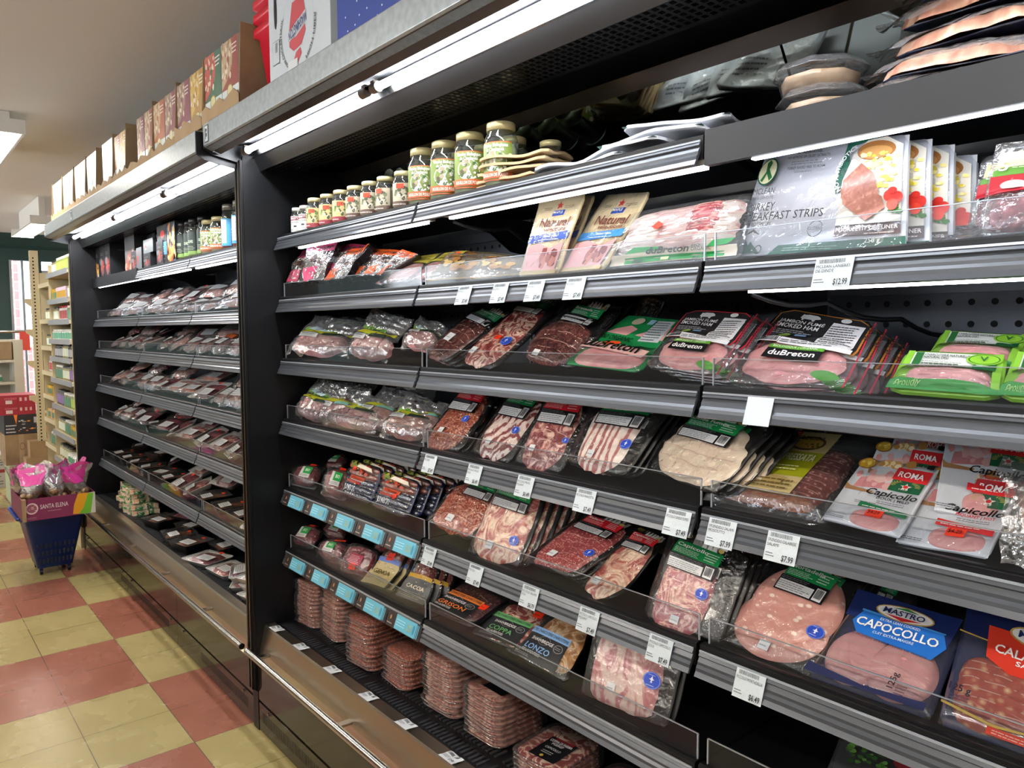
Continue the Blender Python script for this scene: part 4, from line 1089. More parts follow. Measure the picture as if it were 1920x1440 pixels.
# hot dog packs on the fifth row
def hotdogs(label, quad, **kw):
    p = Pack('hot_dog_pack', label, 'hot dog pack', quad, 55, wave=.001, **kw)
    p.sheet('navy_backing', M('navy_film', '101c40', .25), .003, .12)
    for k in range(5): p.meat(M('navy_print', '16244c', .25, coat=.5) if k < 3 else hotdog, cu=.5, cv=.10 + .195 * k, ru=.44, rv=.10, t=.020, p=3, name='sausage', rag=.01, nr=6, na=24)
    p.film(filmc, wr=.0022)
    p.art('label', [('r', .28, .50, .74, .60, 'c8502c'), ('t', 'Classic', .34, .52, .68, .06, '7a1c10'), ('r', .22, .40, .66, .47, 'b03a34'), ('f', .24, .41, .64, .46, 2, 'e09080'), ('t', 'JUMBOS', .22, .20, .58, .14, 'd8dce4', .01), ('f', .18, .06, .60, .12, 2, '8a3a4a'), ('s', .15, .70, .85, .96, 30, .05, ['6a8a30', 'b83a20', 'd8b048', 'a0482c']), ('p', [(.4, .84), (.9, .80), (.86, .9), (.5, .94)], 'f0e8d8')], .004)
    return p
h1 = hotdogs('navy hot dog pack at the front left of the pile with orange sticker', [(640, 928), (697, 948), (720, 880), (666, 862)], y0=1.20)
price_sticker(h1, .26, .72, .12, None, None, 1.5)
h2 = hotdogs('navy hot dog pack at the front right of the pile with orange sticker', [(700, 952), (765, 975), (792, 905), (724, 884)], y0=1.20)
price_sticker(h2, .60, .36, .10, None, None, 1.5)
fr, fl = near, None
for k in range(1, 8):
    mw = h2.mw.copy(); t3 = mw.to_translation() + Vector((.016 * k, .034 * k, .0)); mw.translation = t3
    dup(h2.root, 'navy hot dog pack, number %s of the row leaning back from the front right one' % ('second third fourth fifth sixth seventh eighth'.split()[k - 1]), 'hot dog packs in the leaning rows', mat=mw)
for k in range(1, 7):
    mw = h1.mw.copy(); mw.translation = mw.to_translation() + Vector((.016 * k, .036 * k, 0))
    dup(h1.root, 'navy hot dog pack, number %s of the row leaning back from the front left one' % ('second third fourth fifth sixth seventh'.split()[k - 1]), 'hot dog packs in the leaning rows', mat=mw)

# ------------------------------------------------------------------ third row (z 1.386)
leaf = ['5a8c34', '7aa848', '3e6c2c', '96b858']
def ham_bag(label, quad, k=0, my=.26, whitetag=True, mm=None, dark_leaf=False, **kw):
    """clear bag: a smooth pink ham at the bottom, printed herbs and a flat clear top"""
    p = Pack('ham_bag', label, 'ham bag', quad, kw.pop('tilt', 42), wave=kw.pop('wave', .006), seed=k * 3.7, **kw)
    p.meat(mm or ham, cu=.5, cv=my, ru=.44, rv=.25, t=.034, p=2.4, rag=.06, name='ham_piece')
    p.film(filmk, wr=.005, nu=30, nv=36, ragged=.07, i=.0, name='clear_bag')
    top = film('bag_top_film', 'f2f4f4', .14, .30, 14., 1., .26, .014)
    p.film(top, wr=.009, nu=24, nv=14, ragged=.03, v0=.60, v1=1.0, name='flat_bag_top', lift=.004)
    cs = leaf if not dark_leaf else ['5c3a44', '7a4a58', 'a8a030', '4a2c34']
    els = [('s', .1, .44, .62, .66, 30, .05, cs), ('p', [(.08, .44), (.66, .42), (.9, .5), (.94, .58), (.5, .52), (.1, .52)], 'b8bc2c'), ('p', [(.5, .38), (.84, .42), (.82, .50), (.52, .46)], '2c3a34' if not dark_leaf else '7ab0a8')]
    if k % 2 == 0: els.append(('p', [(.1, .62), (.4, .58), (.5, .64), (.2, .72)], 'b8d4e0'))
    p.art('printed_herbs', els, .005)
    if whitetag: p.art('white_label', remap([('r', 0, 0, 1, 1, 'dcdee0'), ('b', .1, .55, .9, .9, 14, greyink), ('f', .1, .1, .9, .45, 3, greyink)], *(.16, .30, .46, .40)), .007)
    return p
rows3 = [('large clear ham bag with printed green herbs at the left end of the third row', [(538, 668), (648, 672), (690, 606), (592, 592)], 0, 1.195),
         ('clear ham bag with its flat top standing upright, second on the third row', [(648, 672), (730, 682), (776, 602), (704, 578)], 1, 1.195),
         ('small pink ham bag leaning over a dark pack, third on the third row', [(752, 656), (822, 662), (842, 618), (790, 596)], 2, 1.23)]
for l, q, k, y in rows3: ham_bag(l, q, k, y0=y)
ham_bag('clear ham bag behind the two front bags of the third row', [(600, 640), (690, 645), (735, 600), (640, 590)], 5, y0=1.33)
rows4 = [('clear ham bag in the corner of the fourth row by the end panel', [(555, 782), (615, 798), (660, 726), (600, 706)], 0, 1.20, False),
         ('clear ham bag with dark printed onions, second from the panel on the fourth row', [(596, 796), (660, 812), (700, 738), (640, 722)], 3, 1.22, True),
         ('pink ham bag lying at the front of the fourth row, third from the panel', [(610, 802), (705, 822), (752, 762), (668, 740)], 4, 1.195, False),
         ('pale clear ham bag with yellow leaves in the middle of the fourth row', [(655, 806), (735, 822), (790, 745), (722, 728)], 5, 1.22, True),
         ('pale chicken-coloured ham bag at the front of the fourth row beside the dark sausages', [(712, 824), (800, 834), (840, 762), (765, 742)], 7, 1.195, False),
         ('clear ham bag tucked upright beside the red-labelled sausage pack', [(770, 815), (808, 820), (868, 765), (826, 756)], 8, 1.24, False),
         ('grey-topped clear ham bag at the very back of the fourth row left bay', [(600, 760), (680, 770), (715, 716), (640, 704)], 9, 1.38, True),
         ('crumpled clear ham bag at the back of the fourth row beside the peg panel', [(720, 775), (800, 790), (820, 730), (745, 722)], 11, 1.36, True)]
for l, q, k, y, ol in rows4: ham_bag(l, q, k, y0=y, dark_leaf=ol or k > 7, whitetag=k % 2 == 1, mm=paleraw if k in (5, 7) else ham)

piccolo('dried_beef_pack', 'black pack of brown dried beef slices leaning left on the third row', [(796, 664), (838, 682), (962, 590), (904, 566)], bresa, GRN, 'Bresaola', dict(cu=.5, cv=.36, ru=.4, rv=.38, t=.010, layers=8, p=4), (.3, .64, .95, .98), None, None, (.3, .26, .2), behind=bh(2), blabel='black pack standing behind the brown dried beef', group='packs behind the brown dried beef')
piccolo('cured_coppa_pack', 'long black pack of marbled coppa with red and blue stickers, third row', [(866, 678), (926, 696), (1064, 572), (990, 560)], coppa, GRN, 'Coppa', dict(cu=.44, cv=.42, ru=.42, rv=.44, t=.013, layers=6, p=4, na=56), (.20, .72, .84, 1.0), (.74, .34, .11), (.42, .32, .14), (.16, .08, .16), tilt=56)
piccolo('dried_beef_pack', 'black pack of dark brown bresaola under a glossy flap, label reading Bresaola', [(980, 672), (1078, 694), (1172, 578), (1068, 556)], bresa, GRN, 'Bresaola', dict(cu=.42, cv=.30, ru=.44, rv=.34, t=.012, layers=5), (.30, .56, .80, .98), None, None, (.24, .02, .11), tilt=48, wave=.004)
for q, l in (([(1085, 640), (1160, 655), (1222, 560), (1150, 552)], 'black pack with silver print at the back between bresaola and green pack'), ([(1180, 620), (1222, 630), (1250, 560), (1205, 552)], 'black pack edge standing behind the green pack')):
    p = Pack('dark_pack', l, 'cold cuts', q, 66, y0=1.36, wave=.005); p.sheet('black_backing', vacblack, .006, .08); p.film(filmc, wr=.004)

def printed(name, label, quad, back, els, mm=None, md=None, tilt=50, fm=None, wr=.0014, **kw):
    p = Pack(name, label, kw.pop('cat', 'cold cuts'), quad, tilt, wave=kw.pop('wave', .0018), **kw)
    p.sheet('backing', back, .0025, .06)
    for d in (md or []): p.meat(mm, **d)
    p.film(fm or filmc, wr=wr)
    if els: p.art('printed_label', els, .004)
    return p
PIG = [(0, .3), (.1, .2), (.12, 0), (.2, 0), (.22, .2), (.6, .2), (.64, 0), (.74, 0), (.76, .3), (.9, .4), (.98, .5), (.9, .75), (.74, .9), (.3, .92), (.12, .8), (.04, .9), (.02, .6)]
printed('organic_ham_pack', 'green organic ham pack with black curved lettering and orange sticker', [(1056, 684), (1200, 700), (1280, 606), (1180, 596)], M('green_card', '1c8a4c', .4),
    [('p', [(0, .42), (.5, .3), (1, .44), (1, 1), (.0, 1)], '1c8a4c'), ('p', [(.03, .64), (.40, .60), (.46, .74), (.3, .80), (.1, .72)], 'e8a8a8'), ('p', [(.52, .62), (.98, .56), (.96, .82), (.7, .76)], 'e0a0a4'), ('r', .64, .52, .94, .94, 'cfd4d8'), ('f', .66, .54, .92, .92, 8, '50606a'), ('e', .34, .88, .1, .07, 'd8c8b0'), ('r', .52, .84, .62, .94, '9ac4d8'),
     ('t', 'BIO ORGANIC', .06, .50, .58, .08, '101a14', .02, 0, -.04), ('q', [(0, .28), (.95, .16), (.98, .30), (0, .42)], 'e8b8b4'), ('t', 'duBreton', .02, .29, .86, .16, '0c1410', .03, .1, -.08), ('e', .40, .38, .12, .05, 'ff5a28')], ham, [dict(cu=.5, cv=.2, ru=.44, rv=.2, t=.01)])
def smoked(label, quad, orange, n, **kw):
    fcol = 'c83040' if not orange else 'b87830'
    p = Pack('smoked_ham_pack', label, 'cold cuts', quad, 46, wave=.002, **kw)
    p.sheet('clear_back', filmt, .003, .12)
    p.meat(ham, cu=.5, cv=.30, ru=.40, rv=.28, t=.011, p=2.2, layers=3)
    p.film(filmc, wr=.002)
    p.art('printed_label', [('p', [(.06, .50), (.94, .42), (.96, .90), (.84, .99), (.16, .99), (.05, .92)], fcol), ('p', [(.075, .51), (.925, .435), (.945, .90), (.83, .975), (.17, .975), (.065, .915)], '2a292b'),
       ('p', [(.28 + .2 * a, .86 + .1 * b) for a, b in PIG], 'e8e8e8'), ('t', 'JAMBON FUMÉ', .12, .79, .56, .055, 'e8e8e8', .01), ('t', 'SMOKED HAM', .12, .72, .53, .055, 'e8e8e8', .01), ('f', .12, .63, .5, .70, 3, 'a0a0a4'), ('e', .72, .93, .05, .035, 'e0e0e0'),
       ('p', [(.60, .50), (.90, .46), (.92, .86), (.62, .88)], 'dcdce0'), ('f', .63, .52, .89, .84, 9, '4a4c50'), ('e', .3, .585, .06, .03, '7a9a3c'), ('e', .2, .59, .05, .03, '4c4e50'), ('r', .40, .57, .5, .60, '6a8ab0'),
       ('r', .08, .46, .30, .54, 'e8e8ea'), ('b', .10, .47, .29, .53, 18, ink), ('p', [(.31, .44), (.93, .39), (.93, .46), (.31, .53)], 'dcdce0'), ('f', .33, .45, .9, .50, 2, '4a4c50'),
       ('r', .28, .36, .74, .41, '5c9a34'), ('t', 'BIOLOGIQUE | ORGANIC', .32, .37, .70, .025, 'e8f4dc', .0), ('r', .28, .23, .74, .36, '161618'), ('t', 'duBreton', .32, .26, .70, .07, 'f0f0f0', .02), ('e', .84, .06, .1, .05, '4c8c38'), ('v', '28-1-PM', 1.0, .62, .86, .05, '1c1c1e')], .004)
    if orange: price_sticker(p, .30, .26, .12)
    B_ = B(); B_.grid(lambda a, d: p.P(.955 + .012 * a, d, .006), 1, 10, M('zip_red', 'c02840', .4)); B_.build('zip_strip', p.root)
    p.more([(.012 * (i + 1), .006 * (i + 1), -.017 * (i + 1)) for i in range(n)], label.split(' with')[0] + ' standing behind the front one of its kind', 'packs behind the ' + ('red-edged' if not orange else 'orange-edged') + ' smoked ham')
    return p
smoked('red-edged smoked ham pack with black pig label, beside the green pack', [(1205, 690), (1352, 708), (1428, 592), (1288, 584)], False, 3)
smoked('orange-edged smoked ham pack with black pig label and orange sticker', [(1345, 716), (1592, 734), (1652, 612), (1468, 582)], True, 3)
gcard = M('lime_card', '82b83c', .35)
def green_deli(label, quad, **kw):
    p = Pack('deli_ham_tray', label, 'cold cuts', quad, 34, wave=.001, **kw)
    p.sheet('lime_tray', gcard, .006, .14)
    p.meat(ham, cu=.5, cv=.34, ru=.40, rv=.22, t=.012, p=4, layers=4)
    p.film(filmc, wr=.001)
    p.art('lime_sleeve', [('r', .10, .52, .90, .96, 'dce0dc'), ('r', .03, .5, .10, .98, '86c040'), ('r', .90, .02, .97, .98, '86c040'), ('r', .12, .60, .20, .94, '2c6a38'), ('t', 'CHARCUTERIE NATURELLE', .22, .84, .66, .05, '283c2c', .02), ('t', 'NATURAL DELI', .22, .77, .46, .05, '283c2c', .02), ('f', .22, .60, .6, .72, 3, '7a8c7c'),
       ('r', .72, .44, .92, .70, '1c6438'), ('f', .75, .5, .9, .66, 2, 'c8e0c8'), ('e', .80, .80, .17, .13, '8cc63c'), ('o', .80, .80, .15, .115, .1, '3c7a30'), ('t', 'V', .76, .74, .84, .11, '2c6a38', .02), ('f', .2, .40, .6, .44, 1, '704050'), ('p', [(0, 0), (1, 0), (1, .10), (.6, .16), (.3, .14), (0, .2)], '3a8c44'), ('t', 'Proudly', .06, .06, .3, .07, 'b8d890', .0, .3)], .003)
    return p
green_deli('lime green charcuterie tray of pale ham, front one at the right of the third row', [(1662, 738), (1880, 754), (1890, 672), (1702, 662)], y0=1.19)
green_deli('lime green charcuterie tray standing behind the front lime one', [(1730, 690), (1905, 700), (1935, 634), (1770, 624)], y0=1.30)
green_deli('lime green charcuterie tray cut by the right edge of the photo', [(1872, 752), (2060, 768), (2080, 690), (1905, 664)], y0=1.20)

# ------------------------------------------------------------------ second row (z 1.613)
def pouch(label, quad, c1, c2, k, **kw):
    p = Pack('snack_pouch', label, 'pouch', quad, 70, wave=.006, seed=k * 2.3, curl=-.6, **kw)
    p.sheet('pouch_body', M('pouch_' + c2, c2, .2, bmp=(34, .9, .006), coat=.7), .022, .05, rough_edge=.06, nu=12, nv=16)
    p.art('header_print', [('r', .04, .74, .96, .99, c1), ('p', [(.04, .30), (.5, .38), (.5, .04), (.04, .02)], c1), ('f', .1, .80, .9, .9, 2, c2), ('s', .1, .42, .9, .62, 12, .06, ['5a3c34', '846454', '3c2a28']), ('t', 'DELI', .2, .64, .74, .08, 'e8d8d0')], .0215)
    p.film(filmk, wr=.004, ragged=.03, lift=.02)
    if k in (0, 1, 3): price_sticker(p, .2, .12, .2, rot=1.)
    return p
for k, (l, q, a) in enumerate([('pink and black snack pouch nearest the end panel on the second row', [(543, 536), (582, 532), (608, 470), (574, 474)], 'b03058'),
       ('pink and black snack pouch with crumpled top, second on the second row', [(574, 533), (612, 528), (644, 455), (586, 458)], 'c83c6c'),
       ('pink-topped pouch behind the first orange one', [(606, 530), (644, 525), (700, 462), (650, 462)], 'c03c60'),
       ('orange and black snack pouch in front of the pink ones', [(612, 532), (655, 528), (705, 462), (660, 476)], 'd85a24'),
       ('second orange and black snack pouch', [(655, 528), (690, 524), (760, 478), (702, 470)], 'e05c20'),
       ('third orange and black snack pouch', [(688, 524), (716, 521), (780, 476), (735, 473)], 'e05c20'),
       ('last orange and black snack pouch before the clear ham packs', [(712, 521), (738, 518), (792, 482), (762, 472)], 'd8541c')]):
    pouch(l, q, a, '1c1618', k, y0=1.195 if k in (0, 1, 3) else 1.23)
beige = M('kraft_print', 'b0956c', .5, var=(14, 'c4ac84'))
for l, q, y in (('clear flat ham pack with yellow label lying left on the second row', [(702, 536), (770, 530), (832, 478), (772, 484)], 1.195), ('clear flat ham pack with yellow label, right of the first', [(762, 534), (800, 530), (882, 474), (822, 476)], 1.21)):
    p = printed('flat_ham_pack', l, q, filmt, [('p', [(.2, .62), (.95, .62), (.98, .98), (.3, .96)], 'a89c3c'), ('f', .35, .7, .85, .9, 3, '6a5c20')], paleraw, [dict(cu=.5, cv=.4, ru=.34, rv=.3, t=.007)], tilt=40, fm=filmt, y0=y)
price_sticker(p, .7, .84, .16)
for l, q, y in (('kraft-printed meat pack lying along the second row behind the fence', [(796, 528), (900, 520), (925, 480), (842, 476)], 1.20), ('kraft-printed meat pack beside the ham envelopes on the second row', [(880, 524), (975, 516), (985, 484), (905, 481)], 1.20), ('kraft-printed meat pack lying behind the front two', [(840, 500), (960, 494), (968, 478), (850, 472)], 1.32)):
    printed('kraft_pack', l, q, beige, [('s', .1, .3, .9, .9, 14, .09, ['c89c58', 'b88448', 'd8b878', 'a87440']), ('f', .1, .8, .8, .92, 1, '7a5c34')], tilt=34, fm=filmk, wr=.003, y0=y)
def natural(label, quad, band, **kw):
    e = [('p', [(.06, .98), (.94, .98), (.94, .74), (.06, .72)], 'e8e2d2'), ('p', [(.04, .72), (.96, .74), (.97, .40), (.03, .42)], 'd8b070'), ('p', [(.04, .66), (.96, .70), (.96, .80), (.05, .80)], 'e6cfa0'), ('q', [(.40, .74), (.66, .75), (.67, .82), (.41, .81)], '2450b0'), ('t', 'MAPLE', .43, .77, .64, .03, 'f0f0f0', .02),
         ('p', [(.50, .83), (.53, .85), (.58, .84), (.565, .87), (.60, .89), (.55, .89), (.53, .93), (.51, .89), (.46, .89), (.495, .87), (.48, .84)], 'd83028'), ('f', .2, .82, .4, .86, 2, '7a5a3c'), ('f', .66, .83, .9, .87, 2, '7a5a3c'),
         ('t', 'Natural', .20, .60, .88, .11, '6e3020', .035, .1), ('t', 'selections', .34, .54, .86, .05, '6e3020', .02, .1), ('q', [(.02, .40), (.98, .43), (.98, .53), (.03, .50)], band), ('t', 'Baked Ham', .40, .46, .72, .03, 'f0f4fc', .01), ('f', .28, .425, .8, .45, 1, 'e0e8f8'),
         ('p', [(.1, .05), (.9, .05), (.92, .40), (.62, .32), (.3, .40), (.06, .36)], 'd8a0a0'), ('s', .5, .10, .86, .30, 24, .06, ['8c3c38', 'a85850', '7a2c2c', 'c47868']), ('r', .05, .0, .95, .05, 'b8a070')]
    p = Pack('sliced_ham_envelope', label, 'cold cuts', quad, kw.pop('tilt', 72), wave=.002, **kw)
    p.sheet('card_envelope', M('cream_card', 'd8c49a', .4), .004, .04)
    p.art('front_print', e, -.0005); p.film(filmc, wr=.0014, lift=.004)
    return p
natural('tall cream ham envelope with dark blue band, front of the two dark blue ones', [(975, 520), (1048, 514), (1100, 364), (1016, 372)], '1a48a8')
natural('cream ham envelope standing half hidden behind the dark blue banded one', [(1000, 514), (1062, 508), (1118, 368), (1060, 372)], '1a48a8', y0=1.23)
natural('tall cream ham envelope with light blue band, beside the bacon', [(1046, 514), (1134, 508), (1222, 362), (1138, 368)], '3c90d8')
p = printed('bacon_pack', 'wide pack of fanned bacon with green band at its foot', [(1136, 506), (1388, 490), (1422, 366), (1196, 402)], filmt,
    [('p', [(.04, .02), (.98, .06), (.98, .20), (.03, .17)], 'd8ccb8'), ('p', [(.16, .17), (.40, .18), (.44, .24), (.22, .26)], '20984c'), ('p', [(.16, .04), (.9, .07), (.9, .13), (.16, .12)], '20984c'), ('p', [(.78, .18), (.92, .20), (.97, .28), (.82, .27)], '20984c'), ('t', 'duBreton', .34, .14, .66, .09, '20342a', .02, .1), ('t', 'BIO', .68, .19, .74, .04, '28382e', .01), ('t', 'ORGANIC', .68, .14, .82, .04, '28382e', .01), ('t', 'Bacon', .70, .035, .80, .04, '38483c', .01), ('b', .24, .03, .32, .09, 12, ink), ('r', .46, .05, .52, .10, 'd8e8b0')],
    meat('fanned_bacon', [(.3, 'e8c4bc'), (.45, 'dc9c9c'), (.6, 'f0d8cc'), (.8, 'f4e4da')], 14, 'wave', (.12, 2.2, 1), 0, 3.), [dict(cu=.48, cv=.58, ru=.46, rv=.38, t=.014, p=6, layers=12, lay=.002, na=60, nr=16)], tilt=62, fm=filmt, wr=.003)
p.meat(meat('lean_bacon_band', [(.3, '9c3c44'), (.5, 'b85058'), (.65, 'd8a098'), (.8, 'a84850')], 20, 'wave', (.12, 2.2, 1), 0, 3.), cu=.68, cv=.66, ru=.15, rv=.30, t=.0155, p=5, name='lean_band', layers=12, lay=.002)
p.art('price_sticker', [('q', [(.30, .58), (.36, .52), (.40, .60), (.34, .67)], redst)], .008)

def breakfast(label, quad, **kw):
    g = '1f5c4c'
    e = [('r', .0, .0, 1, 1, 'd2d4da'), ('r', .0, .0, .62, .14, '8a9a5c'), ('s', .0, .10, .5, .17, 30, .03, ['54604c', '6c7460', '889080']), ('p', [(.04, .10), (.14, .10), (.14, .18), (.09, .23), (.04, .19)], '8c2c34'), ('p', [(.03, .19), (.09, .25), (.15, .19), (.09, .22)], '4c4848'),
         ('p', [(.24, .0), (1., .0), (1., .10), (.30, .08)], g), ('f', .34, .02, .66, .06, 2, '8cb8a4'), ('t', '258 g', .80, .055, .88, .04, 'e0ece4', .01), ('p', [(.0, .02), (.06, .15), (.12, .03)], g), ('p', [(.07, .02), (.10, .13), (.18, .02)], g), ('o', .17, .05, .025, .04, .2, '202a24'),
         ('p', [(.63, .12), (.98, .12), (.98, .22), (.63, .22)], '5a4440'), ('t', 'POUR PETIT DÉJEUNER', .64, .16, .97, .045, 'e4dcd8', .01), ('f', .8, .125, .96, .15, 1, 'c8b8b0'),
         ('p', [(.63, .96), (.66, .80), (.63, .56), (.60, .50), (.585, .58), (.60, .78), (.66, .93), (.76, 1.0), (.84, 1.0)], g), ('p', [(.63, .22), (.98, .22), (.98, .9), (.88, .99), (.76, .97), (.68, .86), (.63, .62)], 'dcd8cc'),
         ('e', .82, .87, .12, .09, 'a8703c'), ('e', .82, .85, .10, .06, 'c89458'), ('s', .74, .52, .96, .84, 60, .022, ['e8d868', 'f0e490', 'd8c440', 'f4ecb4']), ('s', .90, .26, .98, .36, 6, .02, ['3c7030']),
         ('p', [(.64, .62), (.74, .76), (.82, .66), (.86, .48), (.74, .34), (.64, .46)], burger), ('p', [(.63, .54), (.72, .60), (.88, .44), (.90, .34), (.80, .24), (.66, .40)], burger),
         ('e', .92, .44, .03, .05, 'd83428'), ('e', .965, .42, .03, .05, 'cc2c24'), ('e', .94, .36, .03, .05, 'e04430'), ('e', .94, .48, .025, .03, 'c82820'),
         ('a', 'NO ANTIBIOTICS', .80, .66, .185, .26, 3.7, 2.05, .035, 'e8f0ec'),
         ('e', .10, .76, .075, .13, g), ('e', .10, .76, .066, .115, 'e4e0b8'), ('p', [(.06, .68), (.09, .76), (.08, .84), (.10, .87), (.12, .84), (.11, .78), (.15, .70), (.13, .67), (.10, .74), (.08, .665)], '2c7040'),
         ('t', 'NO PRESERVATIVES', .30, .89, .48, .024, '30343a', .02), ('t', 'NO NITRITES OR CELERY EXTRACTS', .24, .85, .54, .024, '30343a', .02), ('f', .28, .79, .5, .835, 2, '70747a'), ('t', 'TURKEY RAISED FREE TO ROAM', .26, .745, .52, .024, '30343a', .02), ('f', .32, .71, .46, .735, 1, '70747a'),
         ('t', 'MCLEAN', .05, .54, .21, .055, '3a4040', .0), ('t', 'LEAN & LEAN FOODS', .05, .49, .21, .028, '3a4040', .0), ('t', 'TURKEY', .03, .38, .24, .075, '30363a', .0), ('t', 'BREAKFAST STRIPS', .03, .29, .57, .075, '30363a', .0), ('t', 'MEAT PROTEIN 18%', .03, .235, .25, .035, '30363a', .0),
         ('o', .54, .18, .045, .075, .1, '3a4040'), ('t', 'GLUTEN', .505, .165, .575, .03, '202426', .02)]
    p = Pack('breakfast_strip_pack', label, 'cold cuts', quad, kw.pop('tilt', 76), wave=.0015, **kw)
    p.sheet('printed_card', M('mclean_card', 'c8ccd4', .35), .006, .04, nu=14)
    p.art('front_print', e, .0008); p.film(film('shrink_wrap', 'f6f6f8', .06, .04, 22., 1., .05, .006), wr=.0025, lift=.006, nu=50, nv=40)
    return p
mc = breakfast('big white turkey breakfast strips pack standing at the front of the second row', [(1378, 484), (1702, 468), (1708, 262), (1440, 292)], span=6, yaw=-8, ext=.04)
mc.more([(.020, .004, -.028), (.04, .006, -.056), (.062, 0, -.084)], ['turkey breakfast strips pack standing second, behind the big front one', 'turkey breakfast strips pack standing third in its row', 'turkey breakfast strips pack at the back of its row'], 'turkey breakfast strips packs')
def red375(label, quad, **kw):
    return printed('bacon_pack', label, quad, filmt, [('p', [(.05, .42), (1, .46), (1, .66), (.04, .62)], 'b81c30'), ('p', [(.06, .62), (1, .66), (1, .76), (.3, .76), (.06, .68)], '5c9a34'), ('p', [(.08, .70), (1, .76), (1, .90), (.1, .86)], 'd8cca0'), ('t', '5', .12, .67, .22, .10, 'f0f4e8', .03), ('f', .26, .69, .9, .73, 2, 'd0e0b8'), ('e', .3, .52, .14, .05, 'e0c0c0'), ('t', '375 g', .5, .47, .8, .05, '5c1018', .02)],
        redmeat, [dict(cu=.5, cv=.24, ru=.42, rv=.20, t=.014, p=4)], tilt=74, wr=.003, **kw)
red375('clear bacon pack with red and green label at the second row\'s right end', [(1832, 452), (2020, 440), (2060, 252), (1868, 272)], yaw=0, span=4)
red375('second clear bacon pack behind the 375 g one', [(1812, 446), (1990, 436), (2030, 262), (1842, 296)], yaw=0, span=4, y0=1.24)
p = printed('dark_pack', 'dark flat pack lying behind the fence between the strips and bacon packs', [(1716, 470), (1830, 462), (1850, 432), (1745, 440)], vacblack, None, tilt=30, y0=1.2)

# ------------------------------------------------------------------ top shelf jars (z 1.84)
lidw = M('white_lid', 'cfcfc6', .35); lidg = M('cream_gold_lid', 'c4ba8c', .3, .3); lidb = M('dark_lid', '1c1c20', .35)
def jar_proto(name, r, h, body, lid, content, els, fill=.9, neck=.8, sq=0., span=2.1, rot=PI * 1.70):
    t = bpy.data.objects.new(name, None); COL.objects.link(t); t.empty_display_size = .02
    hb = h * .84
    g = B().lathe([(0, .001), (r * .9, .001), (r, .006), (r, hb * .78), (r * .96, hb * .86), (r * neck, hb * .96), (r * neck, hb)], glassm, n=20, sq=sq)
    g.build('glass_body', t)
    c = B().lathe([(0, .003), (r * .86, .003), (r * .95, .008), (r * .95, hb * .76 * fill), (r * .9, hb * .8 * fill), (0, hb * .8 * fill)], content, n=20, sq=sq); c.build('contents', t)
    l = B().lathe([(0, hb + h * .1), (r * neck * 1.0, hb + h * .1), (r * neck * 1.08, hb + h * .085), (r * neck * 1.08, hb - h * .02), (r * neck, hb - h * .02)], lid, n=24); l.build('lid', t)
    def fn(u, v, L):
        a = rot + (u - .5) * span; rr = (r + .0008 + L)
        if sq: rr *= (1 - sq) + sq / max(abs(math.cos(a)), abs(math.sin(a)))
        return (rr * math.cos(a), rr * math.sin(a), hb * (.10 + .66 * v))
    art('label', els, fn, t, cell=.12)
    return t
def put_jar(proto, label, x, y, z, group, first=[]):
    rz = random.uniform(-.3, .3)
    if proto.name not in first:
        first.append(proto.name); proto.location = (x, y, z); proto.rotation_euler = (0, 0, rz); return tag(proto, label, 'jar', group)
    r = dup(proto, label, group, loc=(x, y, z), rz=rz); r['category'] = 'jar'; return r
brothw = M('white_tallow', 'c8cec4', .4); bro = M('orange_broth', '9c5c2c', .25); brb = M('brown_broth', '9c8874', .25); brl = M('pale_broth', 'a8aa94', .25)
berl = [('r', 0, 0, 1, 1, 'd4d6d2'), ('r', 0, .72, 1, .95, '7c2434'), ('t', 'BERETTA', .2, .77, .8, .13, 'e8dcdc', .02), ('t', 'SUIF BOEUF', .25, .56, .75, .09, '3a3a3c', .02), ('p', [(.4 + .22 * a, .28 + .13 * b) for a, b in PIG], '1c1c1c'), ('f', .25, .08, .7, .2, 2, '7a7c7c')]
orl = [('r', 0, 0, 1, 1, 'c8b078'), ('r', 0, 0, 1, .22, '8c2434'), ('s', .15, .3, .9, .85, 26, .08, ['6a8440', '4c6030', 'c8c0a0', '384828']), ('r', .35, .74, .68, .94, redst), ('f', .1, .06, .5, .16, 1, 'e8d8d0')]
brlb = [('r', 0, 0, 1, 1, 'b4a890'), ('r', 0, .0, 1, .22, '5c4438'), ('s', .15, .3, .9, .8, 26, .08, ['6a7450', '4c5038', 'd8d4c0', '3c3c30']), ('r', .3, .76, .64, .97, redst), ('f', .1, .06, .8, .16, 1, 'd8ccc0')]
lgl = [('r', 0, 0, 1, 1, 'b85c2c'), ('r', 0, .04, 1, .97, '6c8034'), ('e', .5, .5, .34, .28, 'c8ccc0'), ('s', .2, .28, .8, .75, 30, .06, ['3c5830', '7a9048', 'a09078', '54483c', 'd8d8cc']), ('t', 'Viandes Biologiques', .16, .86, .86, .09, 'f0ece0', .02), ('t', 'de Charlevoix', .26, .75, .76, .09, 'f0ece0', .02), ('r', 0, .06, 1, .24, 'c05a28'), ('t', 'BOUILLON DE POULET', .14, .10, .86, .09, 'f4e8d8', .02), ('s', .78, .3, .98, .7, 8, .04, ['c8b838', '90a83c']), ('e', .92, .62, .06, .07, 'dcc8c0')]
jA = jar_proto('tallow_jar', .026, .103, brothw, lidw, brothw, berl); jB = jar_proto('broth_jar', .031, .12, bro, lidg, bro, orl); jC = jar_proto('broth_jar', .031, .12, brb, lidg, brb, brlb)
jD = jar_proto('large_broth_jar', .042, .17, brl, lidg, brl, lgl, sq=.06)
zS = 1.8525; yj = 1.21
ordn = 'first second third fourth fifth sixth seventh eighth ninth tenth eleventh twelfth'.split()
def jx(px, yb, y=yj): return ony((px, yb), y)[0]
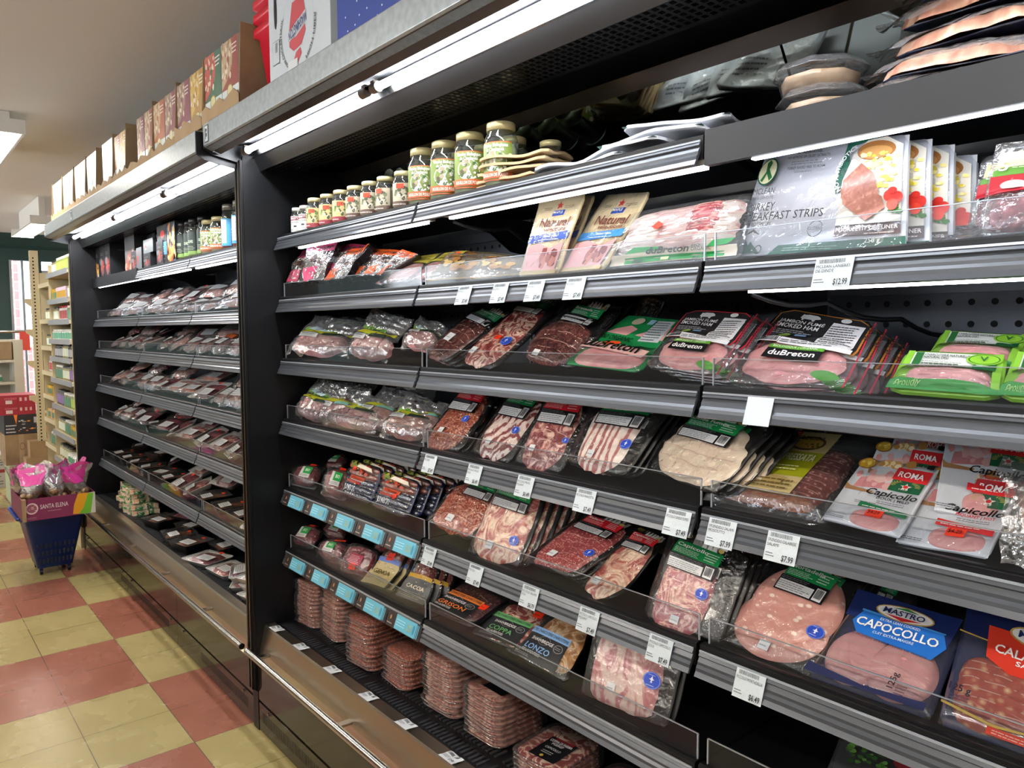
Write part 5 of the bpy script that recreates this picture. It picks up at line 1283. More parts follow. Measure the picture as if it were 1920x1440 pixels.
put_jar(jA, 'small white tallow jar nearest the end panel on the top shelf', -2.66, yj, zS, 'small white jars')
put_jar(jA, 'small white tallow jar beside the first orange jar on the top shelf', -2.595, yj, zS, 'small white jars')
for i, px in enumerate((592, 616, 641)): put_jar(jB, '%s orange broth jar with bright sticker in the front row of the top shelf' % ordn[i], jx(px, 410), yj, zS, 'orange broth jars')
for i, px in enumerate((667, 695, 724, 757)): put_jar(jC, '%s brown broth jar with bright sticker in the front row of the top shelf' % ordn[i], jx(px, 392), yj, zS, 'brown broth jars')
for i, px in enumerate((794, 835, 882, 940)): put_jar(jD, '%s large green-labelled broth jar in the front row, counted from the end panel' % ordn[i], jx(px, 360, 1.215), 1.215, zS, 'large green-labelled broth jars')
for i, (x, y) in enumerate([(-2.62, 1.33), (-2.54, 1.34)]): put_jar(jA, 'white jar in the back row of the top shelf near the end panel', x, y, zS, 'white jars at the back')
for i in range(3): put_jar(jB, '%s orange broth jar in the dim back row of the top shelf' % ordn[i], -2.42 + i * .085, 1.33, zS, 'broth jars at the back')
for i in range(4): put_jar(jC if i < 3 else jD, '%s brown jar in the dim back row of the top shelf' % ordn[i], -2.16 + i * .09, 1.33, zS, 'broth jars at the back')
for i in range(3): put_jar(jD, '%s large jar at the back behind the green-labelled jars' % ordn[i], -1.80 + i * .11, 1.33, zS, 'large broth jars at the back')
put_jar(jC, 'broth jar right behind the kraft envelopes on the top shelf', -1.40, 1.30, zS, 'broth jars at the back')

def flatmat(x, y, z, rz, tx=0., ty=0.):
    return Matrix.Translation((x, y, z)) @ Matrix.Rotation(rz, 4, 'Z') @ Matrix.Rotation(tx, 4, 'X') @ Matrix.Rotation(ty, 4, 'Y')
# stack of kraft meat envelopes
for i in range(5):
    p = Pack('kraft_envelope', 'kraft meat envelope, %s from the bottom of the pile beside the large jars' % ordn[i], 'cold cuts', mat=flatmat(-1.455 + .01 * i, 1.185, 1.8525 + .016 * i, .1 + .05 * i, .05), size=(.20, .14), wave=.004, seed=i, group='kraft meat envelopes')
    p.sheet('kraft_cover', beige, .006, .08); p.meat(redmeat, cu=.82, cv=.5, ru=.16, rv=.4, t=.006); p.film(filmc, wr=.002); p.art('front_print', [('o', .3, .5, .12, .17, .2, '7a5a34'), ('f', .4, .2, .7, .8, 4, '8a6a44')], .0)
# flat printed packs fanned over the shelf edge
for i, (x, y, z, r, w_, h_) in enumerate([(-1.21, 1.19, 1.856, .06, .26, .16), (-1.12, 1.20, 1.866, -.1, .28, .17), (-1.02, 1.21, 1.880, .05, .26, .17), (-.96, 1.22, 1.895, .3, .22, .18)]):
    p = Pack('breakfast_strip_pack', 'turkey breakfast pack lying flat on the top shelf, %s from the left' % ordn[i], 'cold cuts', mat=flatmat(x, y, z, r, .10), size=(w_, h_), wave=.007, seed=i * 5.1, curl=.6, group='flat turkey breakfast packs')
    p.sheet('printed_card', MATS['mclean_card'], .006, .06); p.art('front_print', [('p', [(0, 0), (1, 0), (1, .25), (0, .2)], '1f5c4c'), ('s', .55, .2, .95, .8, 20, .06, ['e8d868', 'a86e5e', 'd83428', 'c89458']), ('f', .1, .5, .5, .8, 4, '50555c')], .0); p.film(filmc, wr=.004)
# two hinged clear tubs
def tub(label, x, y, z, rz):
    t = thing('clear_tub', label, 'food tub', loc=(x, y, z), rz=rz, group='clear tubs of pale slices')
    prof = [(.0, .002), (.062, .002), (.070, .028), (.078, .030), (.078, .034)]
    B().lathe(prof, filmt, n=8, sq=.0).build('tub_base', t)
    B().lathe([(0, .004), (.060, .004), (.064, .024), (0, .026)], meat('pale_spread', [(.3, 'b89878'), (.7, 'ccb090')], 12), n=8).build('contents', t)
    B().lathe([(.079, .033), (.075, .037), (.066, .046), (0, .047)], filmh, n=8).build('tub_lid', t)
    return t
tub('clear tub of pale slices at the bottom of the two on the black-fronted shelf', -.665, 1.245, 1.853, .39)
tub('clear tub of pale slices stacked on top of the other tub', -.675, 1.25, 1.901, .30)
# bags of chicken-coloured meat at the top right corner
for i, (x, y, z, r, tx) in enumerate([(-.47, 1.20, 1.856, .05, .02), (-.45, 1.20, 1.885, .12, .05), (-.44, 1.21, 1.925, .0, .06), (-.43, 1.22, 1.965, .1, .10), (-.42, 1.23, 2.005, -.05, .1)]):
    p = Pack('poultry_pack', 'clear poultry pack, %s from the bottom of the top right corner pile' % ordn[i], 'meat pack', mat=flatmat(x, y, z, r, tx), size=(.28, .2), wave=.004, seed=i * 3.3, group='piled poultry packs')
    p.sheet('navy_backing', MATS['navy_film'], .0015, .1, i=.12)
    p.meat(meat('poultry', [(.3, 'b87864'), (.5, 'd09c84'), (.75, 'e8c8ac')], 18, 'noise', dist=2), cu=.48, cv=.42, ru=.40, rv=.36, t=.026, p=2.3, rag=.1); p.film(filmk, wr=.004, ragged=.06)

# ------------------------------------------------------------------ stacks of clear trays on the deck
def rr_ring(w, h, rc, n=6):
    pts = []
    for cx, cy_, a0 in ((w - rc, h - rc, 0), (-w + rc, h - rc, PI / 2), (-w + rc, -h + rc, PI), (w - rc, -h + rc, 1.5 * PI)):
        for i in range(n + 1): a = a0 + PI / 2 * i / n; pts.append((cx + rc * math.cos(a), cy_ + rc * math.sin(a)))
    return pts
def loft(b, rings, mat, cap0=False, cap1=False):
    """rings of (w, h, rc, z)"""
    vs = []; n = 0
    for w, h, rc, z in rings:
        r = rr_ring(w, h, rc); n = len(r); vs += [(x, y, z) for x, y in r]
    fs = [(j * n + i, j * n + (i + 1) % n, (j + 1) * n + (i + 1) % n, (j + 1) * n + i) for j in range(len(rings) - 1) for i in range(n)]
    if cap0: fs.append(tuple(range(n - 1, -1, -1)))
    if cap1: fs.append(tuple(range((len(rings) - 1) * n, len(rings) * n)))
    b.add(vs, fs, mat, True); return b
TRAY_H = .0150
def tray_proto(mm, w=.085, h=.10, labelels=None):
    t = bpy.data.objects.new('clear_meat_tray', None); COL.objects.link(t); t.empty_display_size = .02
    b = B(); loft(b, [(w * .88, h * .88, .03, .0005), (w * .93, h * .93, .03, .009), (w, h, .034, .0105), (w, h, .034, .0120), (w * .93, h * .93, .03, .0125), (w * .90, h * .90, .03, .0145)], filmt, True, True); b.build('tray_shell', t)
    b = B(); loft(b, [(w * .84, h * .84, .03, .0015), (w * .88, h * .88, .03, .009), (w * .86, h * .86, .03, .0115), (w * .5, h * .5, .03, .013)], mm, True, True); b.build('sliced_meat', t)
    if labelels: art('label', labelels, lambda u, v, L: ((u - .5) * w * 1.5, (v - .5) * h * 1.5, .0150 + L), t, cell=.5)
    return t
trm = meat('tray_prosciutto', [(.3, '8c443c'), (.48, 'a86054'), (.6, 'd09c88'), (.75, 'e4c4b0')], 34, 'noise', dist=2)
trm2 = meat('tray_salami', [(.0, 'f0d8c4'), (.25, 'd08c70'), (.45, 'a8543c'), (1., '94442f')], 150, 'voro')
tA = tray_proto(trm); tB = tray_proto(trm2)
tC = tray_proto(trm, labelels=[('r', .30, .1, .95, .75, '14161c'), ('t', 'PROSCIUTTO', .36, .52, .9, .09, 'd8d8dc', .02), ('f', .45, .3, .8, .44, 2, 'a8a8ac')])
tD = tray_proto(coppa, labelels=[('r', .22, .0, .86, .66, '15161a'), ('t', 'COPPA DI PARMA', .28, .50, .82, .07, 'd8d8dc', .02), ('t', 'PGI/IGP', .40, .42, .68, .06, 'd8d8dc', .02), ('t', 'CAPICOLLO', .36, .28, .74, .06, 'c0c0c4', .02), ('f', .4, .14, .66, .24, 2, 'a8a8ac'), ('e', .5, .06, .04, .035, 'c8b050'), ('r', .36, .58, .8, .63, '7c1c20')])
tE = tray_proto(salami, labelels=[('r', .2, .05, .9, .6, '15161a'), ('t', 'ANTIPASTO', .28, .4, .82, .09, 'c8c8cc', .02)])
used = set()
def place_tray(proto, label, grp, x, y, z, rz):
    if proto.name not in used:
        used.add(proto.name); o = proto; o.location = (x, y, z); o.rotation_euler = (0, 0, rz); return tag(o, label, 'meat tray', grp)
    o = dup(proto, label, grp, loc=(x, y, z), rz=rz); o['category'] = 'meat tray'; return o
DK = .3935
stacks = [(-2.645, 1.275, 11, 'A', 'nearest the end panel', .06), (-2.46, 1.29, 12, 'A', 'second from the end panel', .0), (-2.195, 1.255, 11, 'B', 'third from the end panel', .05), (-2.0, 1.28, 7, 'B2', 'fourth from the end panel', -.03), (-1.775, 1.285, 11, 'A', 'fifth from the end panel', .05), (-1.575, 1.29, 9, 'C', 'with the prosciutto label', .0), (-1.345, 1.275, 4, 'D', 'with the coppa label', .08), (-1.14, 1.27, 3, 'E', 'at the lower picture edge', 0)]
prs = dict(A=tA, B=tB, B2=tB, C=tC, D=tD, E=tE)
def ordinal(i): return 'first second third fourth fifth sixth seventh eighth ninth tenth eleventh twelfth thirteenth fourteenth fifteenth sixteenth'.split()[i]
for x, y, n, k, desc, r in stacks:
    for i in range(n):
        top = i == n - 1
        pr = prs[k] if (k in 'AB' or k == 'B2' or top) else tA
        lab = ('topmost clear tray in the stack %s' % desc) if top else ('clear tray, %s from the bottom, in the stack %s' % (ordinal(i), desc))
        place_tray(pr, lab, 'clear trays stacked on the deck', x + random.uniform(-.004, .004), y + random.uniform(-.004, .004), DK + i * TRAY_H, r + random.uniform(-.05, .05))
# pack with broccoli lying at the lower right
p = printed('vegetable_meat_pack', 'dark pack with printed broccoli at the bottom right corner of the photo', [(1532, 1490), (1740, 1560), (1800, 1440), (1578, 1378)], M('grey_film', '30343a', .25),
    [('s', .1, .6, .5, .95, 40, .04, ['3c7030', '4c8438', '6aa04c', '2c5424']), ('e', .6, .78, .08, .1, '8c2c34'), ('s', .5, .5, .95, .9, 14, .05, ['c88c80', 'd8b070', 'a84848'])], tilt=20, y0=1.24, span=6)

# ------------------------------------------------------------------ wrapped meat in the farther fridge
foam = M('white_foam', 'd8d8d4', .6); foamk = M('black_foam', '141416', .45)
def foam_tray(name, tm, mm, w=.105, d=.080, h=.024, dome=.022, lab=True, st=True, deep=False):
    t = bpy.data.objects.new(name, None); COL.objects.link(t); t.empty_display_size = .02
    hh = h * (2.0 if deep else 1)
    loft(B(), [(w * .82, d * .80, .015, 0), (w * .97, d * .97, .018, hh), (w, d, .018, hh + .002), (w * .97, d * .97, .016, hh + .002), (w * .84, d * .82, .014, .004)], tm, True, True).build('tray_body', t)
    b = B()
    def f(a, e):
        r = e; th = 2 * PI * a; k = (abs(math.cos(th)) ** 3 + abs(math.sin(th)) ** 3) ** (-1 / 3)
        return (w * .86 * r * k * math.cos(th), d * .84 * r * k * math.sin(th), hh * .6 + dome * (1 - r ** 3) + .004 * noise.noise((math.cos(th) * r * 3, math.sin(th) * r * 3, w * 90)))
    b.grid(f, 24, 5, mm, flip=True); b.build('meat', t)
    b = B(); b.grid(lambda a, e: (w * .98 * (2 * a - 1), d * .98 * (2 * e - 1), hh + .003 + (dome * .62) * (1 - abs(2 * a - 1) ** 3) * (1 - abs(2 * e - 1) ** 3) + .002 * noise.noise((a * 9, e * 7, h * 99))), 14, 12, filmc); b.build('clear_wrap', t)
    zt = hh + .0045 + dome * .66
    if lab: art('white_label', [('r', 0, 0, 1, 1, 'd4d6d6'), ('f', .08, .12, .9, .86, 4, '8c9094')], lambda u, v, L: (-w * .1 + u * w * .9, -d * .75 + v * d * .62, zt - .004 * abs(v - 1) + L), t, cell=.5)
    if st: art('price_sticker', [('e', .5, .5, .5, .5, redst)], lambda u, v, L: (w * .35 + u * .03, d * .4 + v * .02, zt + L), t, cell=.5)
    return t
fp = [foam_tray('foam_meat_tray', foam, redmeat), foam_tray('foam_meat_tray', foam, paleraw, .11, .075), foam_tray('black_meat_tray', foamk, redmeat, .11, .08, lab=True), foam_tray('black_meat_tray', foamk, brownm, .10, .08, deep=True, dome=.008), foam_tray('foam_meat_tray', foam, hamd, .10, .075, st=False)]
def bag_proto(mm, w=.12, h=.18, wt=True, orange=False):
    p = Pack('wrapped_meat_bag', 'x', 'meat pack', mat=Matrix.Identity(4), size=(w * 2, h), wave=.006, seed=w * 100 + h)
    p.meat(mm, ru=.40, rv=.40, t=.03, p=2.4, rag=.08, nr=7, na=26, name='meat'); p.film(filmk, wr=.004, nu=16, nv=16, ragged=.06)
    p.art('white_label', [('r', .3, .3, .75, .6, 'd4d6d6'), ('f', .33, .34, .7, .56, 3, '8c9094')], .006)
    if orange: p.art('orange_band', [('p', [(.1, .7), (.9, .62), (.9, .82), (.1, .86)], 'd86a34')], .007)
    return p.root
bp_ = [bag_proto(paleraw), bag_proto(hamd, .11, .17), bag_proto(redmeat, .10, .16, orange=True), bag_proto(whitem, .15, .2)]
farused = set()
def far_put(proto, name, label, group, x, y, z, rz, tx):
    mw = flatmat(x, y, z, rz, tx)
    if id(proto) not in farused:
        farused.add(id(proto)); o = proto; o.matrix_world = mw; tag(o, label, 'meat pack', group)
    else: o = dup(proto, label, group, mat=mw); o['category'] = 'meat pack'
    return o
N_, K_ = 'white foam tray of meat', 'black tray of meat'
kinds = {'w': (fp[0], 'red meat on white foam'), 'p': (fp[1], 'pale meat on white foam'), 'k': (fp[2], 'red meat on black foam'), 'd': (fp[3], 'deep black meat tray'), 'h': (fp[4], 'streaky meat on white foam'),
         'b': (bp_[0], 'clear pale pink meat bag'), 'c': (bp_[1], 'clear rosy meat bag'), 'o': (bp_[2], 'orange-banded meat bag'), 's': (bp_[3], 'big pale sprouts bag')}
rowname = {1: 'second', 2: 'third', 3: 'fourth', 4: 'fifth', 5: 'sixth'}
rowsF = {1: ('bbcbpbbcbbcbcb', 'bcbbwbbcb'), 2: ('bbcbhcbbcocbb', 'cbkbkbcc'), 3: ('bbhbcwphwbcoo', 'bcbpbb'), 4: ('bcbkdkwhwhwss', 'bbkwwp'), 5: ('ddddddwhdddww', 'ddkhwdd')}
big = list(ordn) + ['thirteenth', 'fourteenth', 'fifteenth']
for si, (front, back) in rowsF.items():
    zt = ZF[si] + .0115
    for li, row in enumerate((front, back)):
        n = len(row); c = {}
        for i, k in enumerate(row):
            pr, desc = kinds[k]
            x = -5.72 + (i + .5) * (2.90 / n) + random.uniform(-.02, .02)
            flat = k in 'wpkdh'
            if li == 0: y, z, tx = (1.26 if flat else 1.195), zt + (.040 if flat else .006), random.uniform(.30, .55)
            else: y, z, tx = (1.37 if flat else 1.29), zt + (.10 if flat else .075), random.uniform(.35, .6)
            if k == 'd': tx = .05; z = zt + (.002 if li == 0 else .055)
            rz = random.uniform(-.35, .35)
            lab = '%s, %s from left %s, %s row of the farther fridge' % (desc, big[i], 'in front' if li == 0 else 'on top', rowname[si])
            far_put(pr, k, lab, 'wrapped meat in the %s row of the farther fridge' % rowname[si], x, y, z, rz, tx)
# deck of the farther fridge
for i, (x, y, z, k, rz) in enumerate([(-4.62, 1.22, 0, 'd', .2), (-4.36, 1.32, 0, 'd', .1), (-4.22, 1.20, 0, 'd', -.1), (-4.02, 1.20, 0, 'd', .2), (-3.84, 1.33, 0, 'd', 0), (-3.74, 1.19, 0, 'w', .3), (-3.50, 1.21, 0, 'h', .1), (-3.28, 1.23, 0, 'w', -.5), (-3.28, 1.22, .045, 'w', -.4), (-3.06, 1.20, 0, 'h', .2), (-3.05, 1.20, .04, 'h', .1), (-3.05, 1.2, .08, 'w', .3), (-2.88, 1.22, 0, 'w', .1), (-4.5, 1.34, .05, 'k', .3)]):
    pr, desc = kinds[k]
    far_put(pr, k, '%s, %s from left on the farther fridge\'s deck' % (desc, (big + ['sixteenth'])[i]), 'trays on the deck of the farther fridge', x, y, .375 + z, rz, 0.03)
# printed bags of stuffed vegetables
pb = Pack('printed_food_bag', 'x', 'food bag', mat=Matrix.Identity(4), size=(.22, .16), wave=.004, seed=4)
pb.sheet('bag_body', meat('food_bag_film', [(.3, '24603a'), (.44, '3c8a4c'), (.5, 'e4e0d0'), (.56, 'd07c3c'), (.62, 'ece8dc'), (.72, '2c7044')], 20, 'noise'), .030, .1, rough_edge=.08)
pb.art('print', [('s', .02, .02, .98, .98, 60, .06, ['3c7a3c', 'e8e0cc', 'd88430', '5a9a50', 'f0e8d8', 'c8a060']), ('p', [(.05, .7), (.95, .72), (.95, .95), (.05, .95)], '2c6a44'), ('t', 'LÉGUMES', .2, .76, .8, .12, 'f0ecd8', .02)], .0275)
first = True
for st_, (x, y, n, r) in enumerate([(-5.52, 1.31, 3, .3), (-5.28, 1.25, 3, -.25), (-5.02, 1.21, 5, .15)]):
    for i in range(n):
        lab = 'printed green food bag, %s from the bottom of the %s far deck pile' % (ordn[i], ordn[st_])
        mw = flatmat(x - .05 + random.uniform(-.02, .02), y - .07 + random.uniform(-.01, .015), .376 + i * .034, r + random.uniform(-.25, .25), 0)
        if first: pb.root.matrix_world = mw; tag(pb.root, lab, 'food bag', 'printed food bags'); first = False
        else: dup(pb.root, lab, 'printed food bags', mat=mw)

# top shelf of the farther fridge
def carton(name, label, cat, x0, x1, y0, y1, z0, z1, mat, els=None, face='y', side=None, group=None, bev=.0008, top=None):
    w, d = x1 - x0, y1 - y0
    b = B(); b.box(-w / 2, w / 2, -d / 2, d / 2, 0, z1 - z0, mat)
    t = thing(name, label, cat, loc=((x0 + x1) / 2, (y0 + y1) / 2, z0), group=group)
    b.build('carton_body', t, bev)
    if els:
        if face == 'y': art('front_print', els, lambda u, v, L: (-w / 2 + w * u, -d / 2 - .0006 - L * .3, (z1 - z0) * v), t, cell=.5)
        else: art('front_print', els, lambda u, v, L: (w / 2 + .0006 + L * .3, -d / 2 + d * u, (z1 - z0) * v), t, cell=.5)
    if side: art('side_print', side, lambda u, v, L: (w / 2 + .0006 + L * .3, -d / 2 + d * u, (z1 - z0) * v), t, cell=.5)
    return t
bb_ = M('black_carton', '17181b', .45)
zF1 = 1.853
def fx(px, yb=500, y=1.2): return ony((px, yb), y)[0]
foodp = [('s', .1, .08, .9, .5, 20, .12, ['c89440', 'a87034', 'd8b060', '8c5a2c']), ('f', .2, .7, .8, .8, 2, '8c8e90'), ('e', .75, .12, .12, .05, 'c8ccd0')]
meatp = [('s', .1, .15, .9, .55, 20, .12, ['a83c38', 'c05a4c', '8a3030', '6a7478']), ('f', .2, .7, .8, .8, 2, '8c8e90')]
for i, (a, c, e) in enumerate([(170, 181, foodp), (182, 193, foodp), (193.5, 203, meatp), (203.5, 213, meatp)]):
    carton('black_food_carton', ['leftmost black carton printed with golden fries on the farther top shelf', 'second black carton printed with golden fries', 'third black carton, printed with red meat', 'fourth black carton, printed with red meat, its plain side showing'][i], 'carton', fx(a), fx(c), 1.18, 1.34, zF1, zF1 + .215, bb_, e, side=[('f', .3, .8, .7, .86, 1, '50545a')], group='black food cartons')
for i, (a, c, z0, z1, e, y0) in enumerate([(235, 253, 0, .23, [('r', 0, 0, 1, 1, '55585a'), ('s', .1, .05, .9, .5, 26, .1, ['a05a44', 'c89478', '8c4438'])], 1.19), (246, 256, .0, .11, meatp, 1.165), (256, 266, 0, .12, [('r', 0, 0, 1, 1, '6c7274'), ('s', .1, .3, .5, .9, 6, .12, ['c83c34'])], 1.165), (269, 282, 0, .075, meatp, 1.165), (270, 288, .077, .15, [('r', 0, 0, 1, 1, '6c7274'), ('s', .1, .3, .5, .9, 6, .12, ['c8403c', 'e8c0b8'])], 1.165), (294, 306, 0, .12, meatp, 1.165), (266, 292, 0, .215, None, 1.26), (294, 304, 0, .20, None, 1.26)]):
    carton('grey_food_carton', ['tall grey carton with roast print on the farther top shelf', 'small dark carton leaning before the tall grey one', 'small grey carton with red dot beside the tall grey one', 'small carton lying under another, middle of the farther top shelf', 'small grey carton stacked on top of a lying one', 'small dark carton left of the blue-fronted box', 'plain black carton behind the small stacked cartons', 'plain black carton behind the blue-fronted box'][i], 'carton', fx(a, 490, y0), fx(c, 490, y0), y0, y0 + .09, zF1 + z0, zF1 + z1, bb_, e)
carton('blue_food_carton', 'black and blue carton with red logo on the farther top shelf', 'carton', fx(307, 485), fx(325, 485), 1.17, 1.24, zF1, zF1 + .20, bb_, [('r', 0, .22, 1, .55, '4a90b8'), ('f', .2, .3, .8, .48, 3, 'd0e4f0'), ('e', .6, .76, .22, .1, 'd83c34'), ('f', .2, .05, .8, .16, 2, 'b0b4b8')], side=None)
carton('fries_carton', 'carton printed with orange fries beside the blue one', 'carton', fx(325.5, 482), fx(341, 482), 1.17, 1.24, zF1, zF1 + .20, bb_, [('s', .05, .02, .95, .95, 50, .12, ['d88438', 'e8a050', '3c6c9c', 'b85c28', 'e8c080'])])
olive = M('olives', '6a6a30', .4); olv = M('dark_green_oil', '20301c', .3)
jE = jar_proto('olive_jar', .030, .20, olv, lidb, olive, [('r', 0, 0, 1, 1, '1c2c26'), ('r', 0, 0, 1, .16, '7a9c4c'), ('t', 'OLIVES', .3, .5, .7, .12, 'b8c8a8', .02), ('f', .2, .2, .8, .4, 3, '8c9c84')], fill=.5)
jF = jar_proto('blue_label_jar', .034, .21, bro, M('grey_lid', '8c8a7c', .3, .4), M('red_sauce', '8c3420', .3), [('r', 0, 0, 1, 1, '3c94c4'), ('r', .28, .1, .72, .95, 'd0d4d8'), ('f', .32, .2, .68, .85, 6, '8c9094'), ('f', .02, .3, .24, .6, 3, 'd0e8f4')])
for i, px in enumerate((345, 354, 366, 379)): put_jar(jE, '%s tall dark olive jar on the farther top shelf' % ordn[i], fx(px, 480, 1.21), 1.21 + .01 * (i % 2), zF1, 'dark olive jars')
for i, px in enumerate((395, 414)): put_jar(jD, '%s green-labelled broth jar on the farther top shelf beside the dark jars' % ordn[i], fx(px, 470, 1.215), 1.215, zF1, 'broth jars on the farther shelf')
for i, px in enumerate((432, 452)): put_jar(jF, '%s blue-labelled sauce jar by the end panel on the farther top shelf' % ordn[i], fx(px, 465, 1.21), 1.21, zF1, 'blue-labelled jars')

# ------------------------------------------------------------------ on top of the canopies
mapc = {'r': ('8c4a42', 'b09a7c'), 'g': ('4a6a56', 'b45a50'), 'y': ('a8834c', 'c4a458'), 'm': ('84505a', '9a8474'), 'o': ('a8664c', 'bca07c'), 'w': ('b8ccd0', 'dce4e4')}
def cereal(kind, w, h, d, gi=0):
    c1, c2 = mapc[kind]
    e = [('r', 0, 0, 1, 1, 'c4ccc8'), ('r', 0, .34, 1, 1, c1)]
    if kind != 'w': e += [('p', [(0, .36), (.3, .46), (.62, .62), (.7, .85), (.6, 1), (0, 1)], c2), ('s', .02, .5, .58, .97, 40, .05, [c2, 'd0c4a8', '907058', c1, 'd8d0bc']), ('e', .48, .30, .17, .10, '8c7c4c'), ('e', .48, .30, .14, .08, 'c8c090'), ('f', .66, .78, .95, .94, 3, 'e8e0d8'), ('t', 'BIO', .2, .12, .5, .07, '5a6a64', .02), ('f', .2, .05, .7, .10, 2, '8c9890')]
    else: e += [('r', 0, .34, 1, 1, 'b4c4c6'), ('f', .2, .4, .7, .7, 5, '9cacb0')]
    return e
card_w = M('white_card_gloss', 'c8d0d2', .22)
xs = [(-2.475, -2.625, 'r'), (-2.63, -2.795, 'g'), (-2.80, -2.955, 'y'), (-2.965, -3.12, 'm'), (-3.125, -3.275, 'm'), (-3.285, -3.445, 'o'), (-3.45, -3.575, 'r'), (-3.585, -3.70, 'm'), (-3.885, -4.0, 'y'), (-4.005, -4.115, 'o'), (-4.15, -4.26, 'w'), (-4.265, -4.37, 'w'), (-4.50, -4.61, 'w'), (-4.615, -4.74, 'w'), (-4.77, -4.92, 'w'), (-4.925, -5.07, 'w'), (-5.11, -5.27, 'w'), (-5.275, -5.43, 'w'), (-5.47, -5.62, 'w'), (-5.625, -5.77, 'w')]
cn = {'r': 'red-brown', 'g': 'green', 'y': 'yellow', 'm': 'maroon', 'o': 'orange', 'w': 'shiny pale'}
for i, (a, b_, k) in enumerate(xs):
    z0 = 2.222 if a > -2.8 else 2.204
    lab = '%s cereal box on the canopy, %s from the red baskets' % (cn[k], ('first second third fourth fifth sixth seventh eighth ninth tenth eleventh twelfth thirteenth fourteenth fifteenth sixteenth seventeenth eighteenth nineteenth twentieth'.split())[i])
    carton('cereal_box', lab, 'cereal box', b_, a, .935, 1.0, z0, z0 + (.232 if k != 'w' else .245), card_w, cereal(k, 0, 0, 0), group='cereal boxes on the canopy', side=[('r', 0, 0, 1, 1, 'c0b8ac'), ('f', .3, .2, .7, .8, 10, '8c8478')])
trays = [(-2.44, -2.80, 1), (-2.80, -3.12, 0), (-3.12, -3.44, 0), (-3.44, -3.88, 1), (-3.88, -4.13, 1), (-4.13, -4.49, 0), (-4.49, -4.76, 0), (-4.76, -5.10, 0), (-5.10, -5.45, 0), (-5.45, -5.79, 0)]
for i, (a, b_, flap) in enumerate(trays):
    z0 = 2.2165 if a > -2.5 else (2.1985 if a < -2.8 else 2.2165)
    x0, x1 = b_ + .002, a - .002
    t = thing('cardboard_tray', 'brown cardboard display tray holding cereal boxes, %s from the red baskets' % (ordn[i]), 'cardboard tray', loc=((x0 + x1) / 2, 1.05, z0), group='cardboard display trays')
    w = (x1 - x0) / 2
    b = B(); b.box(-w, w, -.13, .13, 0, .003, cardb)
    n = 8
    vs = [(-w + 2 * w * j / n, y, z) for y in (-.13, -.127) for j in range(n + 1) for z in (0, .055 + .012 * math.sin(j * 2.1 + i) * (1 if 0 < j < n else 1.4))]
    m_ = 2 * (n + 1)
    fs = [(2 * j, 2 * j + 2, 2 * j + 3, 2 * j + 1) for j in range(n)] + [(m_ + 2 * j + 1, m_ + 2 * j + 3, m_ + 2 * j + 2, m_ + 2 * j) for j in range(n)] + [(2 * j + 1, 2 * j + 3, m_ + 2 * j + 3, m_ + 2 * j + 1) for j in range(n)]
    b.add(vs, fs, cardb); b.box(-w, w, .127, .13, 0, .24, cardd)
    b.build('front_and_base', t)
    for s in (-1, 1):
        hgt = .262 if (flap and s == 1) or i > 4 else .24
        q = B(); q.add([(s * (w - k), y, z) for k in (0, .003) for y, z in ((-.128, .003), (.126, .003), (.126, hgt), (-.118, hgt))], [(0, 1, 2, 3), (7, 6, 5, 4), (0, 3, 7, 4), (3, 2, 6, 7), (1, 0, 4, 5), (2, 1, 5, 6)], cardd); q.build('side_flap', t)
redp = M('red_plastic', 'c81830', .28)
t0 = None
for i in range(3):
    t = thing('red_basket', 'red plastic basket, %s of the nested stack beside the apple box' % ['lowest', 'middle', 'topmost'][i], 'basket', loc=(-2.34, 1.13, 2.217 + .042 * i), group='nested red baskets')
    b = B(); loft(b, [(.055, .13, .02, .0), (.075, .155, .02, .205), (.088, .168, .02, .21), (.088, .168, .02, .232), (.082, .162, .02, .232), (.072, .15, .02, .21), (.052, .127, .02, .004)], redp, True, True); b.build('basket_body', t)
apc = M('white_corrugated', 'b9c0c4', .55, bmp=(80, .08))
ab = carton('apple_box', 'white corrugated apple box with upside-down red apple logo on the canopy', 'box', -2.25, -1.855, .945, 1.24, 2.217, 2.52, apc,
    [('e', .47, .45, .005, .005, 'b9c0c4'), ('p', [(.43, .16), (.50, .12), (.56, .18), (.54, .24), (.47, .22)], 'b84850'), ('p', [(.36, .30), (.43, .24), (.56, .26), (.63, .36), (.62, .42), (.48, .36), (.36, .36)], 'b84850'), ('p', [(.36, .44), (.50, .50), (.63, .52), (.60, .68), (.42, .68)], 'b84850'), ('q', [(.36, .345), (.64, .44), (.64, .54), (.36, .43)], 'c4cad0')]
    + [('t', 'WASHINGTON', .645, .525, .355, -.085, '283a6c', .02, 0, -.095), ('o', .50, .42, .27, .38, .008, '8c9498'), ('a', 'LOW CHOLESTEROL', .50, .42, .27, .33, 4.2, 2.6, .035, '3c4448'), ('a', 'HIGH FIBER', .50, .42, .27, .33, 5.2, 6.4, .035, '3c4448'),
       ('r', .07, .22, .19, .44, '70787c'), ('r', .074, .226, .186, .434, 'b9c0c4'), ('b', .12, .33, .16, .42, 8, '50585c'), ('e', .13, .72, .022, .17, '101214'), ('e', .80, .62, .02, .05, '101214'), ('r', .34, .0, .50, .16, 'c8cccc')])
